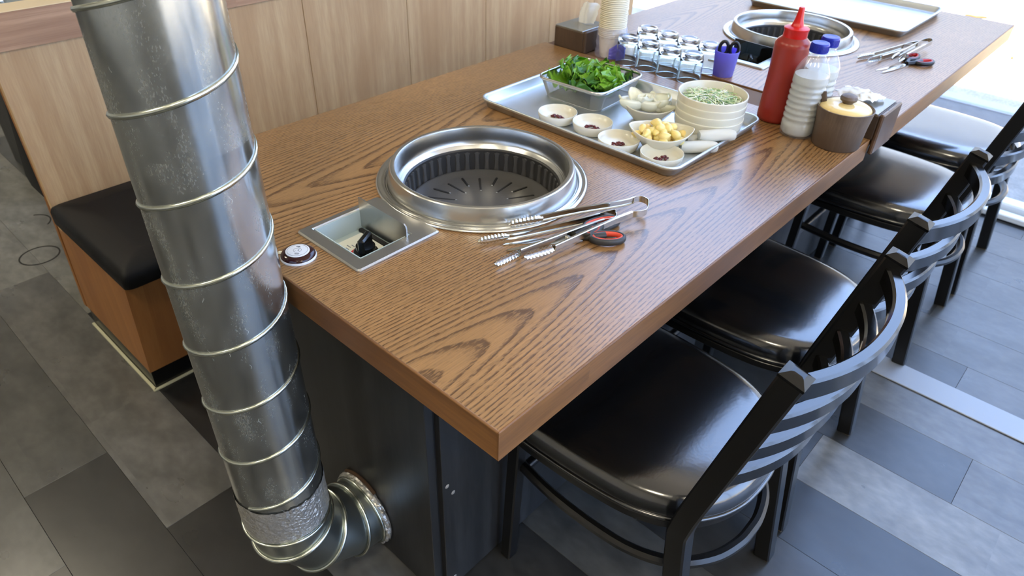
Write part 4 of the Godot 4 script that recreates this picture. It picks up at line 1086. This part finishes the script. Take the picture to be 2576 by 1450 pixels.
# ------------------------------------------------------------------ paper cups, glasses, blue cup
func cup_row():
	var B := T - 0.003 + 0.0005
	var cup: Node3D
	for i in 34:
		if i == 0:
			cup = thing("paper_cup", "cream paper cup nested in the tall stack by the wall-side napkin box", "paper cup", Vector3(-0.7370, B, -1.2230), 0.0, "stacked paper cups")
			var st := S(); lathe(st, [Vector2(0, 0.004), Vector2(0.0265, 0.004), Vector2(0.0270, 0.0), Vector2(0.0278, 0.0), Vector2(0.0355, 0.056)], 40); obj("body", st, M.paper, cup)
			st = S(); tube(st, circle_pts(Vector3(0, 0.0568, 0), 0.0362, 40), 0.0016, 8, true); obj("rim", st, M.paper, cup)
		else: dup(cup, Vector3(-0.7370 + 0.0006 * sin(i * 1.7), B + 0.0047 * i, -1.2230 + 0.0006 * cos(i * 2.3)), i * 0.9, "cream paper cup nested in the tall stack by the wall-side napkin box", "stacked paper cups")
	# crumpled plastic sleeve round the foot of the stack
	var t := thing("plastic_sleeve", "crumpled clear and blue plastic sleeve round the foot of the paper cups", "plastic bag", Vector3(-0.7370, B, -1.2230))
	var n := noise(77, 14.0, 3)
	var st := S(); var rings := []
	for i in 12:
		var v := i / 11.0; var ring := []
		for k in 48:
			var a := TAU * k / 48; var r := 0.0405 + 0.004 * n.get_noise_3d(cos(a) * 1.4, v * 2, sin(a) * 1.4) - 0.0008 * v
			ring.append(Vector3(cos(a) * r, 0.001 + v * 0.080, sin(a) * r))
		rings.append(ring)
	loft(st, rings, false, false, false); obj("clear_film", st, M.film, t)
	st = S()
	for i in 7:
		for k in 9:
			var q := []
			for w in [[i, k], [i, k + 1], [i + 1, k + 1], [i + 1, k]]:
				var a: float = -0.35 + w[1] * 0.155; var v: float = w[0] / 7.0; var r: float = 0.0428 + 0.003 * n.get_noise_3d(a * 3, v * 3, 5.0)
				q.append(Vector3(cos(a) * r, 0.002 + v * (0.050 - 0.018 * absf(w[1] - 4) / 4.0), sin(a) * r))
			quad(st, q[0], q[3], q[2], q[1])
	obj("blue_print", st, M.film_blue, t)
	# eight upturned glasses
	var glass: Node3D
	for row in 2:
		for i in 4:
			var lab := "upturned clear glass in the %s row, %s from the paper cups" % [["front", "back"][row], ["first", "second", "third", "fourth"][i]]
			var p := Vector3([-0.6705, -0.6055, -0.5405, -0.4770][i] - 0.017 * row, B, [-1.2080, -1.2070, -1.2080, -1.2100][i] - 0.066 * row)
			if row == 1: p.y = T + 0.0003
			if row == 1: p.z = -1.3060
			if row == 1: p.x += 0.012
			if row == 0 and i == 0:
				glass = thing("glass", lab, "glass", p, 0.0, "upturned glasses in a double row")
				st = S()
				lathe(st, [Vector2(0.0288, 0.0), Vector2(0.0300, 0.0006), Vector2(0.0305, 0.0022), Vector2(0.0300, 0.030), Vector2(0.0292, 0.058), Vector2(0.0285, 0.066), Vector2(0.0262, 0.0705), Vector2(0.0215, 0.0715), Vector2(0.0180, 0.0700), Vector2(0.0, 0.0690)], 48, Transform3D(), 55)
				lathe(st, [Vector2(0.0, 0.0600), Vector2(0.0150, 0.0590), Vector2(0.0235, 0.0560), Vector2(0.0275, 0.0480), Vector2(0.0284, 0.0240), Vector2(0.0287, 0.0020), Vector2(0.0288, 0.0)], 48, Transform3D(), 55); obj("tumbler", st, M.glass_solid, glass)
			else: dup(glass, p, i * 0.4, lab, "upturned glasses in a double row")
	# blue cup with scissors
	t = thing("plastic_cup", "translucent blue plastic cup holding dark-handled scissors", "cup", Vector3(-0.4330, T + 0.0003, -1.3080))
	st = S(); lathe(st, [Vector2(0, 0.0), Vector2(0.0250, 0.0), Vector2(0.0258, 0.001), Vector2(0.0312, 0.062), Vector2(0.0318, 0.064), Vector2(0.0308, 0.065), Vector2(0.0300, 0.062), Vector2(0.0245, 0.004), Vector2(0, 0.003)], 48); obj("cup", st, M.blue_cup, t)
	t = thing("scissors", "dark-handled scissors standing handle up in the blue cup", "scissors", Vector3(-0.4330, T + 0.005, -1.3060), 0.55)
	for s in [-1, 1]:
		st = S(); var loop := []
		for k in 28:
			var a := TAU * k / 28.0; loop.append(Vector3(s * 0.013 + cos(a) * 0.0105 + 0.004, 0.064 + sin(a) * 0.017, 0.002 * s))
		tube(st, loop, 0.0044, 8, true)
		tube(st, [Vector3(s * 0.012, 0.050, 0.002 * s), Vector3(s * 0.004, 0.036, 0.001 * s), Vector3(-s * 0.002, 0.020, 0)], 0.0052, 8); obj("handle", st, M.dark_grip, t)
		st = S(); sweep(st, [Vector3(-s * 0.001, 0.024, 0.001 * s), Vector3(-s * 0.005, 0.001, 0.001 * s)], rect_sec(0.0015, 0.010), false, Vector3.RIGHT, false); obj("blade", st, M.steel, t)

# ------------------------------------------------------------------ tongs and scissors
func tong_tip(st, a: Vector3, dir: Vector3, L: float, H: float, side: float):
	# a leaf-shaped, toothed and slightly cupped plate standing on edge
	var out := Vector3.UP.cross(dir).normalized() * side
	var top := []; var n := 36
	for i in n + 1:
		var u := float(i) / n; var h := H / 2 * (0.62 + 0.38 * minf(u * 5.0, 1.0)) * sqrt(maxf(0.02, 1.0 - pow(maxf(0.0, (u - 0.72) / 0.28), 2.0)))
		var tooth := 0.0009 * (1 if i % 4 < 2 else -1) if u > 0.12 else 0.0
		top.append(Vector2(u * L, h + tooth))
	var outer := []; var inner := []
	for k in 2:
		var rows := []
		for f in [-1.0, -0.55, 0.0, 0.55, 1.0]:
			var row := []
			for p in top: row.append(a + dir * p.x + Vector3.UP * p.y * f + out * (0.0030 * (1.0 - f * f) + (0.0008 if k == 0 else 0.0)))
			rows.append(row)
		if k == 0: outer = rows
		else: inner = rows
	for j in 4:
		for i in n:
			var p := [outer[j][i], outer[j][i + 1], outer[j + 1][i + 1], outer[j + 1][i]]
			var q := [inner[j][i], inner[j + 1][i], inner[j + 1][i + 1], inner[j][i + 1]]
			if side > 0: p.reverse(); q.reverse()
			quad(st, p[0], p[1], p[2], p[3], 1); quad(st, q[0], q[1], q[2], q[3], 2)
	for i in n:
		quad(st, outer[0][i], inner[0][i], inner[0][i + 1], outer[0][i + 1]); quad(st, outer[4][i], outer[4][i + 1], inner[4][i + 1], inner[4][i])

func tongs(label: String, group: String, upper: Array, lower: Array, y_bow: float, y_tip: float, H := 0.0125) -> Node3D:
	# upper and lower: x, z of each arm from the bow to the tip
	var c := Vector3.ZERO; var k := 0
	for p in upper + lower: c += Vector3(p.x, 0, p.y); k += 1
	c /= k; c.y = T
	var t := thing("tongs", label, "tongs", c, 0.0, group)
	var la := []; var lens := []
	for arm in [upper, lower]:
		var total := 0.0
		for i in arm.size() - 1: total += arm[i].distance_to(arm[i + 1])
		var run := 0.0; var pts := []
		for i in arm.size():
			if i > 0: run += arm[i].distance_to(arm[i - 1])
			pts.append(Vector3(arm[i].x, lerpf(y_bow, y_tip, run / total), arm[i].y) - c)
		la.append(pts)
	var u: Array = la[0]; var l: Array = la[1]
	# the bow and both arms are one bent strip
	var bow := []
	for i in range(3, -1, -1): bow.append(u[i])
	for i in range(0, 4): bow.append(l[i])
	var st := S(); sweep(st, catmull(bow, 6), rect_sec(0.0012, H, 0.0004), false, Vector3.UP, false); obj("bow", st, M.chrome, t)
	for s in 2:
		var arm: Array = la[s]; var a := []
		for i in range(3, arm.size()): a.append(arm[i])
		var path := catmull(a.slice(0, a.size() - 1), 5) if a.size() > 3 else a.slice(0, a.size() - 1)
		var sgn := 1.0 if s == 0 else -1.0
		# channel section, open towards the other arm
		var h := H / 2; var sec := [Vector2(0.0012, -h), Vector2(0.0020, -h * 0.8), Vector2(0.0020, h * 0.8), Vector2(0.0012, h), Vector2(-0.0022, h), Vector2(-0.0022, h - 0.0009), Vector2(0.0008, h - 0.0012), Vector2(0.0008, -h + 0.0012), Vector2(-0.0022, -h + 0.0009), Vector2(-0.0022, -h)]
		if s == 0:
			for q in sec.size(): sec[q] = Vector2(-sec[q].x, sec[q].y)
			sec.reverse()
		st = S(); sweep(st, path, sec, false, Vector3.UP, false); obj("arm", st, M.chrome, t)
		var p0: Vector3 = arm[arm.size() - 2]; var p1: Vector3 = arm[arm.size() - 1]
		st = S(); var dir := (p1 - p0).normalized(); tong_tip(st, p0 - dir * 0.004, dir, (p1 - p0).length() + 0.004, 0.0142, sgn); obj("tip", st, M.chrome, t)
	return t

func scissors_flat(label: String, at: Vector3, turn: float, grip: Material, inner: Material) -> Node3D:
	# lying open a little: the pivot at the origin, blades towards -x, handles towards +x
	var t := thing("scissors", label, "scissors", at, turn)
	for s in [1, -1]:
		var a: float = 0.085 * s; var b := Basis(Vector3.UP, a); var y := 0.0012 + 0.0011 * (1 if s > 0 else 0)
		var st := S(); var lo := []; var hi := []
		for p in [Vector2(0.022, -0.007), Vector2(0.022, 0.007), Vector2(-0.02, 0.0085), Vector2(-0.07, 0.0070), Vector2(-0.105, 0.0030), Vector2(-0.112, 0.0), Vector2(-0.108, -0.0015), Vector2(-0.06, -0.0045), Vector2(-0.01, -0.0075)]:
			lo.append(b * Vector3(p.x, y - 0.0010, p.y * s)); hi.append(b * Vector3(p.x, y + 0.0010, p.y * s))
		loft(st, [lo, hi]); obj("blade", st, M.chrome, t)
		# handle: a neck and a long loop
		var L := 0.034 if s > 0 else 0.027
		var loop := []
		for k in 36:
			var an := TAU * k / 36.0; loop.append(b * Vector3(0.034 + L + cos(an) * L, 0.0075, (-0.0165 - 0.003 * cos(an)) * s + sin(an) * 0.0150))
		st = S(); sweep(st, loop, round_sec(0.0042, 10, 0.0058), true, Vector3.UP)
		tube(st, [b * Vector3(0.012, 0.0050, 0.0), b * Vector3(0.024, 0.0062, -0.004 * s), b * Vector3(0.040, 0.0075, -0.0095 * s), b * Vector3(0.060, 0.0075, -0.0075 * s)], 0.0062, 10)
		var h := obj("handle", st, grip, t)
		var il := []
		for k in 36:
			var an := TAU * k / 36.0; il.append(b * Vector3(0.034 + L + cos(an) * (L - 0.0035), 0.0082, (-0.0165 - 0.003 * cos(an)) * s + sin(an) * 0.0115))
		st = S(); sweep(st, il, round_sec(0.0030, 8, 0.0050), true, Vector3.UP); obj("grip_lining", st, inner, h)
	var st := S(); lathe(st, [Vector2(0.0048, 0.0030), Vector2(0.0045, 0.0048), Vector2(0.0030, 0.0056), Vector2(0, 0.0058)], 20); obj("pivot_screw", st, M.steel, t)
	return t

func V(a: Array) -> Array:
	var o := []
	for i in range(0, a.size(), 2): o.append(Vector2(a[i], a[i + 1]))
	return o

func utensils():
	scissors_flat("kitchen scissors with grey and orange handles under the tongs, near grill", Vector3(-0.2085, T, -0.3880), 1.035, M.grey_grip, M.orange)
	tongs("steel tongs lying lower of the two beside the near grill, nearest the near table end", "pairs of tongs by the near grill",
		V([-0.1925, -0.4960, -0.2000, -0.5030, -0.2070, -0.4870, -0.2110, -0.4740, -0.2293, -0.4224, -0.2626, -0.3418, -0.2800, -0.3120, -0.3028, -0.2684]),
		V([-0.1895, -0.4940, -0.1850, -0.4850, -0.1880, -0.4740, -0.1930, -0.4640, -0.2060, -0.4180, -0.2190, -0.3560, -0.2318, -0.2930, -0.2363, -0.2410]), T + 0.0085, T + 0.0085, 0.0125)
	tongs("steel tongs lying across the top of the other pair and the scissors", "pairs of tongs by the near grill",
		V([-0.1590, -0.5440, -0.1690, -0.5570, -0.1830, -0.5585, -0.1915, -0.5470, -0.2003, -0.5225, -0.2400, -0.4565, -0.2735, -0.3900, -0.3014, -0.3389]),
		V([-0.1555, -0.5380, -0.1505, -0.5240, -0.1560, -0.5120, -0.1640, -0.5030, -0.1740, -0.4620, -0.1850, -0.4020, -0.1965, -0.3360, -0.2157, -0.2855]), T + 0.0215, T + 0.0105, 0.0125)
	scissors_flat("kitchen scissors with red and black handles beside the far grill", Vector3(-0.1180, T, -1.7500), 1.297, M.dark_grip, M.red_grip)
	tongs("steel tongs lying beside the far grill, left of the red-handled scissors", "tongs by the far grill",
		V([-0.1500, -1.9780, -0.1600, -1.9650, -0.1680, -1.9400, -0.1740, -1.9100, -0.1850, -1.8600, -0.1990, -1.7900, -0.2080, -1.7560, -0.2300, -1.7000]),
		V([-0.1440, -1.9760, -0.1430, -1.9600, -0.1450, -1.9350, -0.1470, -1.9050, -0.1560, -1.8600, -0.1700, -1.7960, -0.1800, -1.7500, -0.1980, -1.6960]), T + 0.0085, T + 0.0085)
	tongs("steel tongs lying across the red-handled scissors by the far grill", "tongs by the far grill",
		V([-0.1250, -1.9700, -0.1330, -1.9620, -0.1370, -1.9400, -0.1390, -1.9100, -0.1420, -1.8700, -0.1450, -1.8200, -0.1480, -1.7800, -0.1500, -1.7300]),
		V([-0.1190, -1.9680, -0.1130, -1.9560, -0.1140, -1.9350, -0.1170, -1.9050, -0.1200, -1.8700, -0.1240, -1.8200, -0.1270, -1.7800, -0.1290, -1.7300]), T + 0.0240, T + 0.0180)

# ------------------------------------------------------------------ chairs
func chairs():
	var t := thing("chair", "black ladder-back metal chair nearest the camera, at the near table's front corner", "chair", Vector3(0.0, 0, -0.4470), 0.0, "black ladder-back chairs along the aisle")
	var st: SurfaceTool
	for s in [1, -1]:
		# rear leg and back post are one bent square tube
		st = S()
		var post := catmull([Vector3(0.206, 0.0045, 0.199 * s), Vector3(0.176, 0.22, 0.192 * s), Vector3(0.150, 0.40, 0.186 * s), Vector3(0.150, 0.46, 0.185 * s), Vector3(0.180, 0.60, 0.182 * s), Vector3(0.2265, 0.806, 0.178 * s)], 5)
		sweep(st, post, rect_sec(0.031, 0.035, 0.003), false, Vector3.RIGHT, false); obj("back_post", st, M.chair_metal, t)
		# the pyramid cap
		st = S(); var top: Vector3 = post[post.size() - 1]; var d: Vector3 = (top - post[post.size() - 3]).normalized(); var side := Vector3.BACK; var fw := side.cross(d).normalized()
		var r0 := []; var r1 := []; var r2 := []; var r3 := []
		for q in [[1, 1], [-1, 1], [-1, -1], [1, -1]]:
			r0.append(top + fw * q[0] * 0.0180 + side * q[1] * 0.0160 - d * 0.001); r1.append(top + fw * q[0] * 0.0180 + side * q[1] * 0.0160 + d * 0.003)
			r2.append(top + fw * q[0] * 0.0085 + side * q[1] * 0.0060 + d * 0.0095); r3.append(top + fw * q[0] * 0.005 + side * q[1] * 0.0035 + d * 0.0100)
		loft(st, [r0, r1, r2, r3]); obj("post_cap", st, M.black_gloss, t)
		st = S(); sweep(st, [Vector3(-0.203, 0.004, 0.186 * s), Vector3(-0.196, 0.425, 0.178 * s)], rect_sec(0.027, 0.027, 0.003), false, Vector3.RIGHT, false); obj("front_leg", st, M.chair_metal, t)
		st = S(); bx(st, Vector3(0.206, 0.0024, 0.199 * s), Vector3(0.030, 0.0044, 0.026), 0.001); obj("foot_glide", st, M.brass, t)
		st = S(); bx(st, Vector3(-0.203, 0.0024, 0.186 * s), Vector3(0.024, 0.0044, 0.024), 0.001); obj("foot_glide", st, M.brass, t)
	# four bowed rails
	for i in 4:
		var y: float = [0.778, 0.707, 0.640, 0.573][i]
		var x0: float = 0.2265 - (0.806 - y) * 0.226
		var pts := []
		for k in 25:
			var u := -1.0 + k / 12.0
			pts.append(Vector3(x0 + 0.052 * (1.0 - pow(absf(u), 2.2)) + 0.002, y, u * 0.172))
		st = S(); sweep(st, pts, rect_sec(0.019, 0.034 if i == 0 else 0.030, 0.0035), false, Vector3(-0.20, 1, 0).normalized() if false else Vector3.UP, false); obj("back_rail", st, M.chair_gloss, t)
	# seat ring, cushion and welt
	var half := [Vector2(-0.232, 0.0), Vector2(-0.232, 0.12), Vector2(-0.226, 0.182), Vector2(-0.196, 0.204), Vector2(-0.10, 0.2065), Vector2(0.0, 0.200), Vector2(0.07, 0.187), Vector2(0.130, 0.157), Vector2(0.170, 0.108), Vector2(0.190, 0.055), Vector2(0.195, 0.0)]
	var ctrl := []
	for p in half: ctrl.append(p)
	for i in range(half.size() - 2, 0, -1): ctrl.append(Vector2(half[i].x, -half[i].y))
	var outl := catmull(ctrl, 5, true)
	var prof := [[0.93, 0.404], [0.985, 0.406], [1.0, 0.4135], [1.004, 0.422], [1.0, 0.430], [0.985, 0.4405], [0.960, 0.4500], [0.92, 0.4560], [0.84, 0.4595], [0.66, 0.4612], [0.38, 0.4620], [0.12, 0.4622]]
	st = S(); var rings := []
	for q in prof:
		var ring := []
		for p in outl: ring.append(Vector3((p.x + 0.02) * q[0] - 0.02, q[1], p.y * q[0]))
		rings.append(ring)
	loft(st, rings, true, true, true); var seat := obj("seat_cushion", st, M.vinyl, t)
	st = S(); var welt := []
	for p in outl: welt.append(Vector3((p.x + 0.02) * 1.002 - 0.02, 0.4135, p.y * 1.002))
	tube(st, welt, 0.0042, 8, true); obj("welt", st, M.vinyl, seat)
	st = S(); welt = []
	for p in outl: welt.append(Vector3((p.x + 0.02) * 0.955 - 0.02, 0.394, p.y * 0.955))
	sweep(st, welt, rect_sec(0.014, 0.020, 0.003), true, Vector3.UP, false); obj("seat_ring", st, M.chair_metal, t)
	# the U-shaped stretcher
	var u := []
	for p in [Vector2(-0.198, 0.172), Vector2(-0.10, 0.186), Vector2(0.0, 0.187), Vector2(0.075, 0.177), Vector2(0.140, 0.146), Vector2(0.182, 0.094), Vector2(0.200, 0.04), Vector2(0.203, 0.0)]: u.append(Vector3(p.x, 0.295, p.y))
	for i in range(u.size() - 2, -1, -1): u.append(Vector3(u[i].x, u[i].y, -u[i].z))
	st = S(); sweep(st, catmull(u, 5), rect_sec(0.020, 0.020, 0.006), false, Vector3.UP, false); obj("stretcher", st, M.chair_metal, t)
	st = S(); tube(st, [Vector3(-0.199, 0.26, -0.180), Vector3(-0.199, 0.26, 0.180)], 0.010, 10); obj("front_stretcher", st, M.chair_metal, t)
	var g := "black ladder-back chairs along the aisle"
	dup(t, Vector3(-0.012, 0, -0.9380), 0.0, "black ladder-back metal chair second from the camera, beside the near table", g)
	dup(t, Vector3(-0.002, 0, -1.7170), 0.0, "black ladder-back metal chair third from the camera, by the napkin box", g)
	dup(t, Vector3(0.002, 0, -2.2080), 0.0, "black ladder-back metal chair farthest from the camera, next to the window", g)

func beyond():
	# the neighbouring booth's table, just seen over the wooden back
	var t := thing("dining_table", "pale grey table of the next booth, just seen over the wooden bench back", "table", Vector3(-2.30, 0, -0.05))
	box("tabletop", Vector3(-0.45, T - 0.022, -0.6), Vector3(0.93, 0.044, 1.18), mat(Color(0.50, 0.54, 0.54), 0.4), t, 0.003)
	box("pedestal", Vector3(-0.45, 0.352, -0.6), Vector3(0.46, 0.703, 0.95), M.black_wood, t, 0.002)
	var s := thing("steel_knob", "small shiny knob on the next booth's table, at the picture's left corner", "knob", Vector3(-2.368, T, -0.2035))
	var st := S(); lathe(st, [Vector2(0.013, 0.0), Vector2(0.0135, 0.004), Vector2(0.010, 0.010), Vector2(0.011, 0.016), Vector2(0.008, 0.020), Vector2(0, 0.021)], 24); obj("knob", st, M.chrome, s)
	# ring marks on the floor left of the bench
	for q in [[Vector3(-2.140, 0.0006, 0.018), 0.058, 0.0, TAU, "dark ring mark on the floor tiles left of the bench"], [Vector3(-2.385, 0.0006, -0.035), 0.062, 3.6, 5.6, "broken dark ring mark on the floor, far left edge"]]:
		t = thing("ring_mark", q[4], "floor mark", q[0])
		st = S(); var pts := []
		for k in 33:
			var a: float = lerpf(q[2], q[3], k / 32.0); pts.append(Vector3(cos(a) * q[1], 0, sin(a) * q[1] * 1.05))
		sweep(st, pts, rect_sec(0.005, 0.0008), false, Vector3.UP, false); obj("mark", st, M.mark, t)
